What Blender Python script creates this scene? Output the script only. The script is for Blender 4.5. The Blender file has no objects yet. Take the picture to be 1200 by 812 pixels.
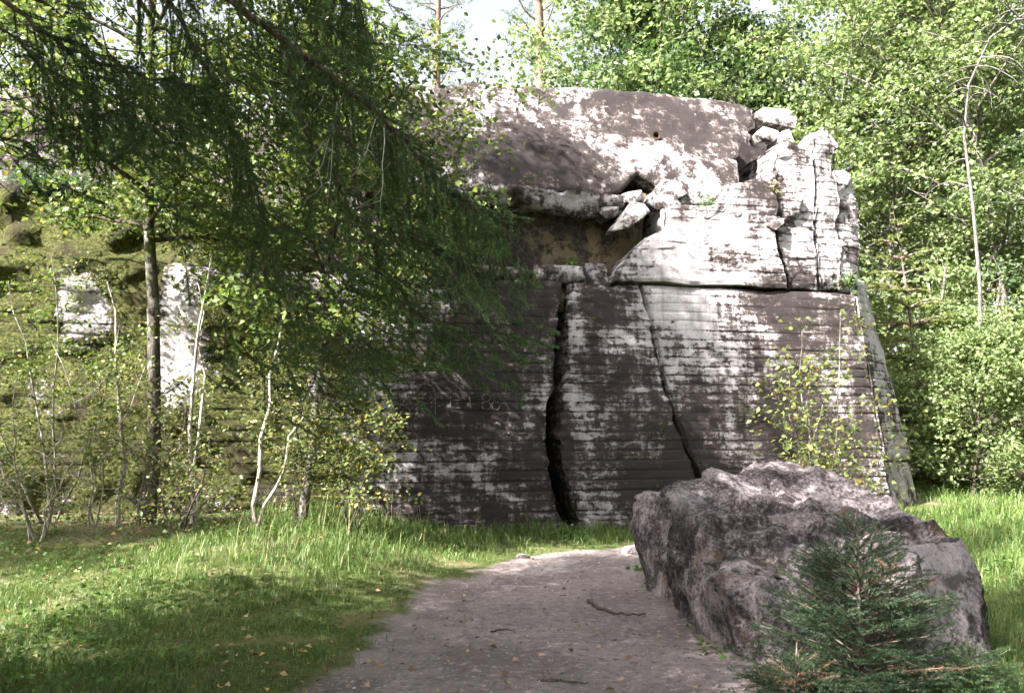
import bpy, math, random
import numpy as np
from mathutils import Vector

# ------------------------------------------------------------------ camera, sky, sun, exposure
SC = bpy.context.scene
COL = SC.collection
PITCH = 0.10
EYE = 1.6
cam_data = bpy.data.cameras.new("camera")
cam_data.sensor_width = 36.0
cam_data.lens = 30.0
cam_data.clip_start = 0.05
cam_data.clip_end = 3000.0
cam = bpy.data.objects.new("camera", cam_data)
COL.objects.link(cam)
cam.location = (0, 0, EYE)
cam.rotation_euler = (math.pi / 2 + PITCH, 0, 0)
SC.camera = cam

SUN_FROM = Vector((-0.72, -0.52, 0.80)).normalized()
SUN_EL = math.asin(SUN_FROM.z)
SUN_AZ = math.atan2(SUN_FROM.x, SUN_FROM.y)
world = bpy.data.worlds.new("World")
SC.world = world
world.use_nodes = True
wn = world.node_tree
wn.nodes.clear()
sky = wn.nodes.new("ShaderNodeTexSky")
sky.sky_type = 'NISHITA'
sky.sun_disc = False
sky.sun_elevation = SUN_EL
sky.sun_rotation = SUN_AZ
sky.air_density = 1.0
sky.dust_density = 6.0
sky.ozone_density = 1.0
bg = wn.nodes.new("ShaderNodeBackground")
bg.inputs["Strength"].default_value = 0.07
wo = wn.nodes.new("ShaderNodeOutputWorld")
# thin white veil over the whole sky
bw = wn.nodes.new("ShaderNodeRGBToBW")
veil = wn.nodes.new("ShaderNodeMix"); veil.data_type = 'RGBA'; veil.inputs[0].default_value = 0.66
gain = wn.nodes.new("ShaderNodeMath"); gain.operation = 'MULTIPLY'; gain.inputs[1].default_value = 1.6
wn.links.new(sky.outputs[0], bw.inputs[0]); wn.links.new(bw.outputs[0], gain.inputs[0])
wn.links.new(sky.outputs[0], veil.inputs[6]); wn.links.new(gain.outputs[0], veil.inputs[7])
wn.links.new(veil.outputs[2], bg.inputs[0])
wn.links.new(bg.outputs[0], wo.inputs[0])

sun_data = bpy.data.lights.new("sun", 'SUN')
sun_data.energy = 5.0
sun_data.angle = math.radians(0.55)
sun_data.color = (1.0, 0.96, 0.91)
sun = bpy.data.objects.new("sun", sun_data)
COL.objects.link(sun)
sun.location = (-20, -12, 25)
sun.rotation_euler = (-SUN_FROM).to_track_quat('-Z', 'Y').to_euler()

SC.view_settings.view_transform = 'Standard'
SC.view_settings.look = 'None'
SC.view_settings.gamma = 1.0
SC.view_settings.exposure = 2.75
SC.render.engine = 'CYCLES'
SC.cycles.use_denoising = True
SC.cycles.max_bounces = 6
SC.cycles.diffuse_bounces = 2
SC.cycles.transmission_bounces = 3
SC.cycles.glossy_bounces = 2
SC.cycles.transparent_max_bounces = 4
SC.cycles.use_adaptive_sampling = True
SC.cycles.adaptive_threshold = 0.03

# ------------------------------------------------------------------ numeric helpers
def ray(px, py):
    dx = (px - 600) / 1000.0
    dy = (406 - py) / 1000.0
    c, s = math.cos(PITCH), math.sin(PITCH)
    return np.array([dx, c - dy * s, s + dy * c])

def at(px, py, depth):
    r = ray(px, py)
    return np.array([0, 0, EYE]) + r * (depth / r[1])

def _hash(ix, iy, iz, seed):
    h = (ix.astype(np.int64) * 374761393 + iy.astype(np.int64) * 668265263 + iz.astype(np.int64) * 2147483647 + seed * 974711) & 0xFFFFFFFF
    h = ((h ^ (h >> 13)) * 1274126177) & 0xFFFFFFFF
    h = h ^ (h >> 16)
    h = (h * 2246822519) & 0xFFFFFFFF
    h = h ^ (h >> 15)
    return (h & 0xFFFFFF) / float(0xFFFFFF) * 2 - 1

def vnoise(p, seed=0):
    i = np.floor(p).astype(np.int64)
    f = p - i
    f = f * f * f * (f * (f * 6 - 15) + 10)
    out = 0
    for dx in (0, 1):
        wx = f[:, 0] if dx else 1 - f[:, 0]
        for dy in (0, 1):
            wy = f[:, 1] if dy else 1 - f[:, 1]
            for dz in (0, 1):
                wz = f[:, 2] if dz else 1 - f[:, 2]
                out = out + wx * wy * wz * _hash(i[:, 0] + dx, i[:, 1] + dy, i[:, 2] + dz, seed)
    return out

def fbm(p, scale=1.0, octs=4, seed=0, gain=0.5):
    p = np.asarray(p, float)
    a, tot, out = 1.0, 0.0, 0
    for o in range(octs):
        out = out + a * vnoise(p * scale + 17.3 * o, seed + o * 13)
        tot += a
        a *= gain
        scale *= 2.03
    return out / tot

def ridged(p, scale=1.0, octs=4, seed=0):
    p = np.asarray(p, float)
    a, tot, out = 1.0, 0.0, 0
    for o in range(octs):
        out = out + a * (1 - np.abs(vnoise(p * scale + 9.1 * o, seed + o * 7)) * 2)
        tot += a
        a *= 0.5
        scale *= 2.1
    return out / tot

def unit(v):
    v = np.asarray(v, float)
    return v / np.maximum(np.linalg.norm(v, axis=-1, keepdims=True), 1e-9)

def smooth(a, b, x):
    t = np.clip((np.asarray(x, float) - a) / (b - a), 0, 1)
    return t * t * (3 - 2 * t)

def mesh_np(name, verts, faces, mat=None, smooth_shade=False, attrs=None):
    """faces: list of (M,k) int arrays."""
    me = bpy.data.meshes.new(name)
    verts = np.asarray(verts, np.float32)
    faces = [np.asarray(f, np.int32) for f in (faces if isinstance(faces, list) else [faces]) if len(f)]
    nl = sum(f.size for f in faces)
    npoly = sum(len(f) for f in faces)
    me.vertices.add(len(verts))
    me.vertices.foreach_set("co", verts.ravel())
    me.loops.add(nl)
    me.loops.foreach_set("vertex_index", np.concatenate([f.ravel() for f in faces]))
    me.polygons.add(npoly)
    starts, tot, o = [], [], 0
    for f in faces:
        k = f.shape[1]
        starts.append(o + np.arange(len(f)) * k)
        tot.append(np.full(len(f), k))
        o += f.size
    me.polygons.foreach_set("loop_start", np.concatenate(starts).astype(np.int32))
    me.polygons.foreach_set("loop_total", np.concatenate(tot).astype(np.int32))
    if attrs:
        for k, val in attrs.items():
            at_ = me.attributes.new(k, 'FLOAT', 'POINT')
            at_.data.foreach_set("value", np.asarray(val, np.float32))
    me.update(calc_edges=True)
    me.validate()
    if smooth_shade:
        me.polygons.foreach_set("use_smooth", np.ones(len(me.polygons), bool))
    if mat:
        me.materials.append(mat)
    return me

def obj(name, me, parent=None, loc=(0, 0, 0), rot=(0, 0, 0)):
    o = bpy.data.objects.new(name, me)
    COL.objects.link(o)
    o.parent = parent
    o.location = loc
    o.rotation_euler = rot
    if name in STUFF_PARTS: o["kind"] = "stuff"
    return o

STUFF_PARTS = ("twigs", "foliage", "needles", "crown", "branches", "boughs", "upper_boughs", "upper_needles", "fresh_shoots", "dry_needles", "dead_twigs", "dead_branches", "stems")
def tag(o, label=None, cat=None, group=None, kind=None):
    if label: o["label"] = label
    if cat: o["category"] = cat
    if group: o["group"] = group
    if kind: o["kind"] = kind
    return o

def thing(name, label, cat, loc=(0, 0, 0), rz=0.0, group=None):
    o = obj(name, None, None, tuple(loc), (0, 0, rz))
    return tag(o, label, cat, group)

def copy_tree(root, loc, rz, scale=1.0, label=None, group=None):
    r = root.copy()
    COL.objects.link(r)
    r.location = loc
    r.rotation_euler = (0, 0, rz)
    r.scale = (scale,) * 3 if not hasattr(scale, '__len__') else scale
    if label: r["label"] = label
    if group: r["group"] = group
    for ch in [c for c in root.children]:
        c = ch.copy()
        COL.objects.link(c)
        c.parent = r
    return r

# ------------------------------------------------------------------ material helpers
class Mat:
    def __init__(self, name):
        self.m = bpy.data.materials.new(name)
        self.m.use_nodes = True
        self.t = self.m.node_tree
        self.t.nodes.clear()
        self.out = self.t.nodes.new("ShaderNodeOutputMaterial")
    def n(self, typ, **kw):
        nd = self.t.nodes.new(typ)
        for k, v in kw.items():
            setattr(nd, k, v)
        return nd
    def link(self, a, b):
        self.t.links.new(a, b)
    def val(self, x, sock):
        if hasattr(x, 'is_output'):
            self.link(x, sock)
        else:
            sock.default_value = x
    def math(self, op, a, b=0.0, clamp=False):
        nd = self.n("ShaderNodeMath", operation=op, use_clamp=clamp)
        self.val(a, nd.inputs[0]); self.val(b, nd.inputs[1])
        return nd.outputs[0]
    def coord(self, scale=(1, 1, 1)):
        tc = self.n("ShaderNodeTexCoord")
        mp = self.n("ShaderNodeMapping")
        mp.inputs["Scale"].default_value = scale
        self.link(tc.outputs["Object"], mp.inputs["Vector"])
        return mp.outputs[0]
    def noise(self, vec, scale, detail=4.0, rough=0.55, dist=0.0):
        nd = self.n("ShaderNodeTexNoise")
        self.link(vec, nd.inputs["Vector"])
        nd.inputs["Scale"].default_value = scale
        nd.inputs["Detail"].default_value = detail
        nd.inputs["Roughness"].default_value = rough
        nd.inputs["Distortion"].default_value = dist
        return nd.outputs["Fac"]
    def step(self, x, a, b):
        nd = self.n("ShaderNodeMapRange")
        nd.interpolation_type = 'SMOOTHSTEP'
        self.val(x, nd.inputs["Value"])
        nd.inputs["From Min"].default_value = a
        nd.inputs["From Max"].default_value = b
        return nd.outputs["Result"]
    def mix(self, fac, a, b):
        nd = self.n("ShaderNodeMix", data_type='RGBA')
        self.val(fac, nd.inputs[0])
        for x, s in ((a, nd.inputs[6]), (b, nd.inputs[7])):
            if hasattr(x, 'is_output'): self.link(x, s)
            else: s.default_value = (*x, 1.0)
        return nd.outputs[2]
    def attr(self, name):
        nd = self.n("ShaderNodeAttribute")
        nd.attribute_name = name
        return nd.outputs["Fac"]
    def island(self):
        return self.n("ShaderNodeNewGeometry").outputs["Random Per Island"]
    def bump(self, h, strength=0.5, dist=0.02):
        b = self.n("ShaderNodeBump")
        b.inputs["Strength"].default_value = strength
        b.inputs["Distance"].default_value = dist
        self.link(h, b.inputs["Height"])
        return b.outputs[0]
    def surface(self, color, rough=0.9, normal=None, spec=0.2):
        p = self.n("ShaderNodeBsdfPrincipled")
        if hasattr(color, 'is_output'): self.link(color, p.inputs["Base Color"])
        else: p.inputs["Base Color"].default_value = (*color, 1)
        p.inputs["Roughness"].default_value = rough
        p.inputs["Specular IOR Level"].default_value = spec
        if normal is not None: self.link(normal, p.inputs["Normal"])
        self.link(p.outputs[0], self.out.inputs[0])
        return self.m
    def leaf(self, color, transl=0.45, rough=0.5, spec=0.35, tint=(1.15, 1.2, 0.85)):
        p = self.n("ShaderNodeBsdfPrincipled")
        self.link(color, p.inputs["Base Color"])
        p.inputs["Roughness"].default_value = rough
        p.inputs["Specular IOR Level"].default_value = spec
        tr = self.n("ShaderNodeBsdfTranslucent")
        mm = self.n("ShaderNodeMix", data_type='RGBA', blend_type='MULTIPLY')
        mm.inputs[0].default_value = 1.0
        self.link(color, mm.inputs[6])
        mm.inputs[7].default_value = (*tint, 1)
        self.link(mm.outputs[2], tr.inputs["Color"])
        ms = self.n("ShaderNodeMixShader")
        ms.inputs[0].default_value = transl
        self.link(p.outputs[0], ms.inputs[1])
        self.link(tr.outputs[0], ms.inputs[2])
        self.link(ms.outputs[0], self.out.inputs[0])
        return self.m
    def ramp(self, fac, stops):
        r = self.n("ShaderNodeValToRGB")
        el = r.color_ramp.elements
        while len(el) > 1: el.remove(el[-1])
        el[0].position, el[0].color = stops[0][0], (*stops[0][1], 1)
        for p_, c_ in stops[1:]:
            e = el.new(p_); e.color = (*c_, 1)
        self.link(fac, r.inputs[0])
        return r.outputs[0]

def leaf_mat(name, stops, transl=0.42, rough=0.5, spec=0.3):
    M = Mat(name)
    return M.leaf(M.ramp(M.island(), stops), transl, rough, spec)

COURSE = 0.162
def concrete_mat(name, boards=True, dark_bias=0.0, pale=(0.44, 0.405, 0.415), warm=None):
    M = Mat(name)
    c = M.coord()
    cs = M.coord((1, 1, 4.0)) if boards else M.coord((1, 1, 1.6))
    n1 = M.noise(c, 0.8, 6, 0.66, 0.6)
    n2 = M.noise(cs, 2.6 if boards else 3.4, 7, 0.68, 0.3)
    n3 = M.noise(c, 13, 8, 0.80)
    def ctr(n, k): return M.math('MULTIPLY', M.math('SUBTRACT', n, 0.5), k)
    m = M.math('ADD', ctr(n1, 1.35), ctr(n2, 1.05))
    m = M.math('ADD', m, ctr(n3, 1.05))
    drip = M.noise(M.coord((3.2, 3.2, 0.45)), 1.5, 6, 0.68, 0.4)
    m = M.math('ADD', m, ctr(drip, 0.75))
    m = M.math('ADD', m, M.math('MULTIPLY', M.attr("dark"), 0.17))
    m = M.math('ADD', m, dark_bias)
    if boards:
        sx = M.n("ShaderNodeSeparateXYZ")
        M.link(c, sx.inputs[0])
        zz = M.math('ADD', sx.outputs[2], ctr(n2, 0.02))
        pp = M.math('PINGPONG', zz, COURSE / 2)
        groove = M.math('SUBTRACT', 1.0, M.step(pp, 0.002, 0.026))
        m = M.math('ADD', m, M.math('MULTIPLY', groove, 0.13))
    mask = M.step(m, -0.055, 0.075)
    mask2 = M.step(m, 0.05, 0.22)
    base = M.mix(M.step(M.noise(c, 3.1, 6, 0.65), 0.35, 0.68), pale, tuple(x * 0.66 for x in pale))
    base = M.mix(M.math('MULTIPLY', M.step(M.noise(c, 48, 4, 0.7), 0.50, 0.62), 0.62), base, tuple(x * 0.38 for x in pale))
    run = M.noise(M.coord((5, 5, 0.5)), 1.6, 6, 0.65, 0.3)
    base = M.mix(M.math('MULTIPLY', M.step(run, 0.5, 0.66), 0.55), base, tuple(x * 0.45 for x in pale))
    halo = M.step(m, -0.16, 0.0)
    base = M.mix(M.math('MULTIPLY', halo, 0.6), base, tuple(x * 0.42 for x in pale))
    if warm: base = M.mix(M.step(M.noise(c, 1.3, 4, 0.6), 0.42, 0.6), base, warm)
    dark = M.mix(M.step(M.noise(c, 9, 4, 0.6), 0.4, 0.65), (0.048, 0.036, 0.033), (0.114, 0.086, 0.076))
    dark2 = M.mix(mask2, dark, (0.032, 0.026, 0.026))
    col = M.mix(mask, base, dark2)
    mo = M.math('ADD', ctr(M.noise(c, 2.0, 6, 0.68, 0.3), 1.5), ctr(M.noise(c, 16, 5, 0.7), 0.9))
    mo = M.math('ADD', mo, M.math('SUBTRACT', M.math('MULTIPLY', M.attr("moss"), 0.36), 0.25))
    mtex = M.noise(c, 22, 6, 0.75)
    mossc = M.ramp(mtex, [(0.36, (0.018, 0.020, 0.009)), (0.47, (0.050, 0.056, 0.016)), (0.56, (0.105, 0.108, 0.028)), (0.68, (0.19, 0.175, 0.05))])
    mossc = M.mix(M.step(M.noise(c, 1.7, 4, 0.6), 0.5, 0.66), mossc, (0.05, 0.042, 0.022))
    moss_mask = M.step(mo, -0.01, 0.06)
    col = M.mix(moss_mask, col, mossc)
    h = M.math('ADD', M.math('MULTIPLY', n3, 0.6), M.math('MULTIPLY', M.noise(c, 70, 4, 0.65), 0.5))
    h = M.math('ADD', h, M.math('MULTIPLY', mask, 0.35))
    h = M.math('ADD', h, M.math('MULTIPLY', M.math('MULTIPLY', moss_mask, mtex), 2.0))
    return M.surface(col, 0.93, M.bump(h, 1.0, 0.035), 0.15)

M_BOARD = concrete_mat("board_marked_concrete", True)
M_ROUGH = concrete_mat("weathered_concrete", False)
M_FRESH = concrete_mat("broken_concrete", False, -0.07, (0.55, 0.515, 0.495))
M_RECESS = concrete_mat("shaded_recess_concrete", False, -0.04, (0.21, 0.17, 0.115), (0.15, 0.115, 0.07))  # colour darkened and browned to carry the recess's shade and bounced light
M = Mat("boulder_concrete")
c = M.coord(); cf = M.coord((1.0, 1.0, 0.6))
n1 = M.noise(c, 1.6, 7, 0.65, 0.0); n2 = M.noise(cf, 7.0, 9, 0.78, 0.0); n3 = M.noise(c, 34, 6, 0.75)
mm_ = M.math('ADD', M.math('MULTIPLY', M.math('SUBTRACT', n1, 0.5), 0.8), M.math('ADD', M.math('MULTIPLY', M.math('SUBTRACT', n2, 0.5), 1.0), M.math('MULTIPLY', M.math('SUBTRACT', n3, 0.5), 0.9)))
mm_ = M.math('ADD', mm_, M.math('MULTIPLY', M.attr("dark"), 0.22))
bc = M.ramp(M.step(mm_, -0.30, 0.30), [(0, (0.40, 0.35, 0.355)), (0.35, (0.25, 0.215, 0.222)), (0.58, (0.12, 0.10, 0.103)), (0.8, (0.05, 0.04, 0.042)), (1, (0.03, 0.025, 0.025))])
bc = M.mix(M.math('MULTIPLY', M.step(M.noise(c, 2.2, 5, 0.6), 0.56, 0.68), 0.6), bc, (0.16, 0.11, 0.075))
vor = M.n("ShaderNodeTexVoronoi", feature='DISTANCE_TO_EDGE')
M.link(cf, vor.inputs["Vector"]); vor.inputs["Scale"].default_value = 1.5
frac = M.step(M.math('ADD', vor.outputs["Distance"], M.math('MULTIPLY', M.math('SUBTRACT', n2, 0.5), 0.35)), 0.0, 0.05)
gate = M.step(M.noise(c, 1.3, 3, 0.5), 0.5, 0.6)
frac = M.math('MAXIMUM', frac, M.math('SUBTRACT', 1.0, M.math('MULTIPLY', gate, 0.75)))
bc = M.mix(frac, (0.035, 0.03, 0.03), bc)
hb = M.math('ADD', M.math('ADD', n2, M.math('MULTIPLY', n3, 0.7)), M.math('MULTIPLY', frac, 0.25))
M_BOULDER = M.surface(bc, 0.95, M.bump(hb, 1.0, 0.06), 0.1)

def bark_mat(name, a, b, scale=9, moss=None, lichen=None):
    M = Mat(name)
    c = M.coord((1, 1, 0.25))
    n = M.noise(c, scale * 2.2, 6, 0.7, 0.5)
    col = M.mix(M.step(n, 0.38, 0.62), a, b)
    c2 = M.coord()
    if lichen: col = M.mix(M.step(M.noise(c2, 6, 4, 0.6), 0.52, 0.62), col, lichen)
    if moss: col = M.mix(M.step(M.noise(c2, 3.4, 4, 0.6), 0.47, 0.58), col, moss)
    return M.surface(col, 0.92, M.bump(n, 0.8, 0.02), 0.15)

M_BARK = bark_mat("grey_bark", (0.055, 0.045, 0.038), (0.19, 0.165, 0.145), lichen=(0.26, 0.26, 0.22))
M_BARK_MOSSY = bark_mat("mossy_bark", (0.035, 0.03, 0.025), (0.11, 0.095, 0.08), moss=(0.06, 0.065, 0.02), lichen=(0.20, 0.19, 0.17))
M_BARK_PALE = bark_mat("pale_stem_bark", (0.15, 0.125, 0.10), (0.42, 0.38, 0.32), 14, lichen=(0.46, 0.43, 0.38))
M_BARK_DARK = bark_mat("dark_twig_bark", (0.035, 0.026, 0.02), (0.10, 0.08, 0.065), 14)
M_BARK_SPRUCE = bark_mat("spruce_bark", (0.055, 0.036, 0.028), (0.18, 0.13, 0.105), 10, lichen=(0.24, 0.22, 0.19))
M_BARK_PINE = bark_mat("pine_bark", (0.10, 0.065, 0.05), (0.24, 0.165, 0.13), 6)
M_DEADGREY = bark_mat("grey_dead_bark", (0.07, 0.06, 0.055), (0.17, 0.15, 0.14), 12, lichen=(0.14, 0.15, 0.13))
M_DEADWOOD = bark_mat("bleached_deadwood", (0.22, 0.19, 0.17), (0.45, 0.41, 0.37), 12, lichen=(0.36, 0.37, 0.33))

M_LEAF_MAPLE = leaf_mat("maple_leaf", [(0, (0.05, 0.085, 0.022)), (0.5, (0.095, 0.14, 0.034)), (0.90, (0.15, 0.185, 0.045)), (0.985, (0.22, 0.21, 0.06)), (1, (0.28, 0.19, 0.06))])
M_LEAF_DARK = leaf_mat("dark_leaf", [(0, (0.04, 0.08, 0.028)), (0.6, (0.075, 0.125, 0.042)), (1, (0.13, 0.175, 0.06))])
M_LEAF_FOREST = leaf_mat("forest_leaf", [(0, (0.10, 0.145, 0.055)), (0.6, (0.175, 0.23, 0.095)), (1, (0.26, 0.30, 0.135))], 0.5)
M_LEAF_BIRCH = leaf_mat("birch_leaf", [(0, (0.07, 0.10, 0.03)), (0.72, (0.14, 0.17, 0.055)), (0.90, (0.22, 0.21, 0.06)), (0.96, (0.38, 0.29, 0.07)), (1, (0.42, 0.26, 0.07))])
M_LEAF_SHRUB = leaf_mat("shrub_leaf", [(0, (0.06, 0.09, 0.03)), (0.6, (0.11, 0.14, 0.045)), (0.9, (0.20, 0.19, 0.07)), (1, (0.32, 0.24, 0.10))])
M_LEAF_BLUISH = leaf_mat("glossy_leaf", [(0, (0.04, 0.09, 0.05)), (1, (0.09, 0.165, 0.08))], 0.3, 0.35, 0.5)
M_NEEDLE = leaf_mat("spruce_needles", [(0, (0.028, 0.064, 0.024)), (0.6, (0.050, 0.100, 0.033)), (1, (0.09, 0.140, 0.046))], 0.22, 0.5, 0.35)
M_NEEDLE_DULL = leaf_mat("dull_spruce_needles", [(0, (0.022, 0.045, 0.024)), (0.6, (0.040, 0.074, 0.036)), (1, (0.075, 0.11, 0.05))], 0.2)
M_NEEDLE_TIP = leaf_mat("fresh_spruce_needles", [(0, (0.08, 0.16, 0.045)), (1, (0.17, 0.26, 0.07))], 0.28, 0.5, 0.35)
M_NEEDLE_PALE = leaf_mat("pale_spruce_needles", [(0, (0.10, 0.14, 0.035)), (1, (0.22, 0.24, 0.07))], 0.3)
M_NEEDLE_PINE = leaf_mat("pine_needles", [(0, (0.04, 0.085, 0.035)), (1, (0.10, 0.15, 0.065))], 0.25)
M_NEEDLE_BROWN = leaf_mat("dry_needles", [(0, (0.16, 0.09, 0.05)), (1, (0.28, 0.18, 0.11))], 0.1)
M_GRASS = leaf_mat("grass_blade", [(0, (0.05, 0.10, 0.025)), (0.5, (0.10, 0.165, 0.04)), (0.9, (0.15, 0.20, 0.055)), (0.97, (0.24, 0.23, 0.10)), (1, (0.32, 0.28, 0.15))], 0.35, 0.45, 0.3)
M_GRASS_DRY = leaf_mat("seed_grass", [(0, (0.20, 0.20, 0.08)), (1, (0.40, 0.35, 0.18))], 0.3)
M_WEED = leaf_mat("weed_leaf", [(0, (0.05, 0.11, 0.025)), (1, (0.10, 0.18, 0.04))], 0.35)
M_LITTER = leaf_mat("fallen_leaf", [(0, (0.13, 0.075, 0.04)), (0.5, (0.24, 0.15, 0.085)), (0.85, (0.36, 0.25, 0.15)), (1, (0.45, 0.32, 0.06))], 0.12, 0.7, 0.2)

# ------------------------------------------------------------------ terrain
def gz(x, y):
    x = np.asarray(x, float); y = np.asarray(y, float)
    p = np.stack([x, y, np.zeros_like(x)], -1).reshape(-1, 3)
    n = fbm(p, 0.35, 3, 5).reshape(x.shape) * 0.07
    bank = 0.42 * smooth(-0.2, -3.2, x) * smooth(7.0, 10.5, y)
    right = 0.25 * smooth(4.5, 8.5, x) * smooth(10, 16, y)
    far = 2.2 * smooth(20, 60, y) + 0.6 * smooth(9, 25, np.abs(x))
    calm = smooth(0.0, 1.0, np.abs(x - 0.6) - 0.7)
    return n * (0.35 + 0.65 * calm) + bank + right + far

def path_l(y): return np.interp(y, [-6, 0, 3, 5.2, 6.2, 8.2, 9.6, 10.7, 11.4, 11.8], [-2.4, -1.9, -1.35, -0.95, -0.55, -0.45, -0.25, 0.1, 0.6, 1.3])
def path_r(y): return np.interp(y, [-6, 0, 3, 5.2, 8.2, 9.6, 10.7, 11.4, 11.8], [1.6, 1.7, 1.75, 1.85, 1.9, 1.75, 1.8, 1.8, 1.5])
def path_d(x, y):
    """distance inside the path, >0 inside"""
    x = np.asarray(x, float); y = np.asarray(y, float)
    p = np.stack([x, y, 0 * x], -1).reshape(-1, 3)
    w = fbm(p, 0.9, 4, 31).reshape(x.shape) * 0.45
    return np.minimum(np.minimum(x - path_l(y), path_r(y) - x), 11.7 - y) + w

def axis(fine0, fine1, step, far0, far1, k):
    a = np.arange(fine0, fine1 + 1e-6, step)
    lo = fine0 - np.geomspace(step, fine0 - far0, k)
    hi = fine1 + np.geomspace(step, far1 - fine1, k)
    return np.concatenate([lo[::-1], a, hi])

gx = axis(-9, 10, 0.11, -420, 420, 34)
gy = axis(-2, 19, 0.11, -420, 620, 34)
GX, GY = np.meshgrid(gx, gy)
GZ = gz(GX, GY)
det = fbm(np.stack([GX, GY, 0 * GX], -1).reshape(-1, 3), 2.6, 4, 77).reshape(GX.shape)
GZ = GZ + det * 0.022
V = np.stack([GX, GY, GZ], -1).reshape(-1, 3)
ny, nx = GX.shape
I = np.arange(nx * ny).reshape(ny, nx)
F = np.stack([I[:-1, :-1], I[:-1, 1:], I[1:, 1:], I[1:, :-1]], -1).reshape(-1, 4)
pd = path_d(V[:, 0], V[:, 1])
bare = np.clip(smooth(-0.9, 0.15, pd), 0, 1)
# leaf-litter floor under the shrubs at the left and a bare patch beyond the boulder
lit = smooth(-2.6, -4.0, V[:, 0]) * smooth(8.8, 10.0, V[:, 1]) * smooth(30, 20, V[:, 1])
lit = lit * 0.5
lit = np.maximum(lit, smooth(1.6, 0.7, np.hypot((V[:, 0] - 9.3) / 1.5, V[:, 1] - 16.6)))
lit = np.maximum(lit, smooth(19, 24, V[:, 1]))
M = Mat("forest_ground")
c = M.coord()
n1 = M.noise(c, 1.3, 6, 0.65); n2 = M.noise(c, 24, 6, 0.7); n3 = M.noise(c, 90, 3, 0.6)
soil = M.mix(M.step(n1, 0.35, 0.65), (0.135, 0.110, 0.104), (0.235, 0.196, 0.186))
soil = M.mix(M.step(n2, 0.5, 0.68), soil, (0.31, 0.265, 0.25))
turf = M.mix(M.step(n2, 0.36, 0.62), (0.035, 0.050, 0.016), (0.085, 0.105, 0.030))
turf = M.mix(M.step(n1, 0.48, 0.68), turf, (0.15, 0.13, 0.07))
litc = M.mix(M.step(n2, 0.42, 0.6), (0.075, 0.056, 0.040), (0.24, 0.185, 0.135))
fac = M.step(M.math('ADD', M.attr("bare"), M.math('MULTIPLY', M.math('SUBTRACT', n1, 0.5), 0.9)), 0.35, 0.62)
g = M.mix(fac, turf, soil)
g = M.mix(M.step(M.math('ADD', M.attr("litter"), M.math('MULTIPLY', M.math('SUBTRACT', n1, 0.5), 0.8)), 0.4, 0.7), g, litc)
hh = M.math('ADD', n2, M.math('MULTIPLY', n3, 0.6))
M_GROUND = M.surface(g, 0.95, M.bump(hh, 0.8, 0.03), 0.1)
o = obj("ground", mesh_np("ground", V, F, M_GROUND, True, {"bare": bare, "litter": lit}))
tag(o, kind="structure")

# trodden dirt path, its edge follows the ragged margin
ys = np.arange(-4, 11.8, 0.07)
us = np.linspace(0, 1, 44)
PY, PU = np.meshgrid(ys, us, indexing='ij')
jag = fbm(np.stack([0 * ys, ys, 0 * ys], -1), 1.4, 4, 8) * 0.35
jag2 = fbm(np.stack([0 * ys + 9, ys, 0 * ys], -1), 1.4, 4, 9) * 0.2
L_ = (path_l(ys) + jag)[:, None]
R_ = (path_r(ys) + jag2)[:, None]
PX = L_ + (R_ - L_) * PU
PZ = gz(PX, PY)
PZ = PZ + fbm(np.stack([PX, PY, 0 * PX], -1).reshape(-1, 3), 2.6, 4, 77).reshape(PX.shape) * 0.022
edge = np.minimum(PU, 1 - PU) * 2
PZ = PZ + 0.012 * smooth(0, 0.12, edge) - 0.010 * (1 - smooth(0, 0.06, edge)) + fbm(np.stack([PX, PY, 0 * PX], -1).reshape(-1, 3), 5, 3, 3).reshape(PX.shape) * 0.014
V = np.stack([PX, PY, PZ], -1).reshape(-1, 3)
a, b = PX.shape
I = np.arange(a * b).reshape(a, b)
F = np.stack([I[:-1, :-1], I[:-1, 1:], I[1:, 1:], I[1:, :-1]], -1).reshape(-1, 4)
M = Mat("trodden_dirt")
c = M.coord()
n1 = M.noise(c, 0.9, 6, 0.6); n2 = M.noise(c, 14, 6, 0.7); n3 = M.noise(c, 75, 4, 0.65)
d = M.mix(M.step(n1, 0.36, 0.64), (0.145, 0.119, 0.117), (0.235, 0.197, 0.191))
d = M.mix(M.step(n2, 0.52, 0.70), d, (0.36, 0.31, 0.295))
d = M.mix(M.step(n2, 0.47, 0.36), d, (0.125, 0.10, 0.095))
d = M.mix(M.math('MULTIPLY', M.step(n3, 0.6, 0.7), 0.5), d, (0.33, 0.30, 0.29))
M_DIRT = M.surface(d, 0.95, M.bump(M.math('ADD', n2, M.math('MULTIPLY', n3, 0.7)), 0.9, 0.025), 0.1)
o = obj("path", mesh_np("path", V, F, M_DIRT, True))
tag(o, kind="structure")

# ------------------------------------------------------------------ bunker
B0 = np.array([0.84, 14.0, 0.0])
BROT = math.radians(13.0)
UB = np.array([math.cos(BROT), math.sin(BROT), 0])
NB = np.array([math.sin(BROT), -math.cos(BROT), 0])       # outwards, towards the viewer
BAT = math.tan(math.radians(9.0))

def wall_sz(px, py, off=0.0, bat=BAT):
    """local (s,z) where the sight line of a pixel meets the battered plane d = off + bat*z"""
    r = ray(px, py); c0 = np.array([0, 0, EYE]) - B0
    # d(p) = -(p.NB) ; plane: d - bat*z - off = 0
    f0 = -c0.dot(NB) - bat * c0[2] - off
    f1 = -r.dot(NB) - bat * r[2]
    t = -f0 / f1
    p = c0 + r * t
    return p.dot(UB), p[2]

def curve_sz(pts, off=0.0, bat=BAT):
    a = np.array([wall_sz(*p, off, bat) for p in pts])
    return a[np.argsort(a[:, 1])]

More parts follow.
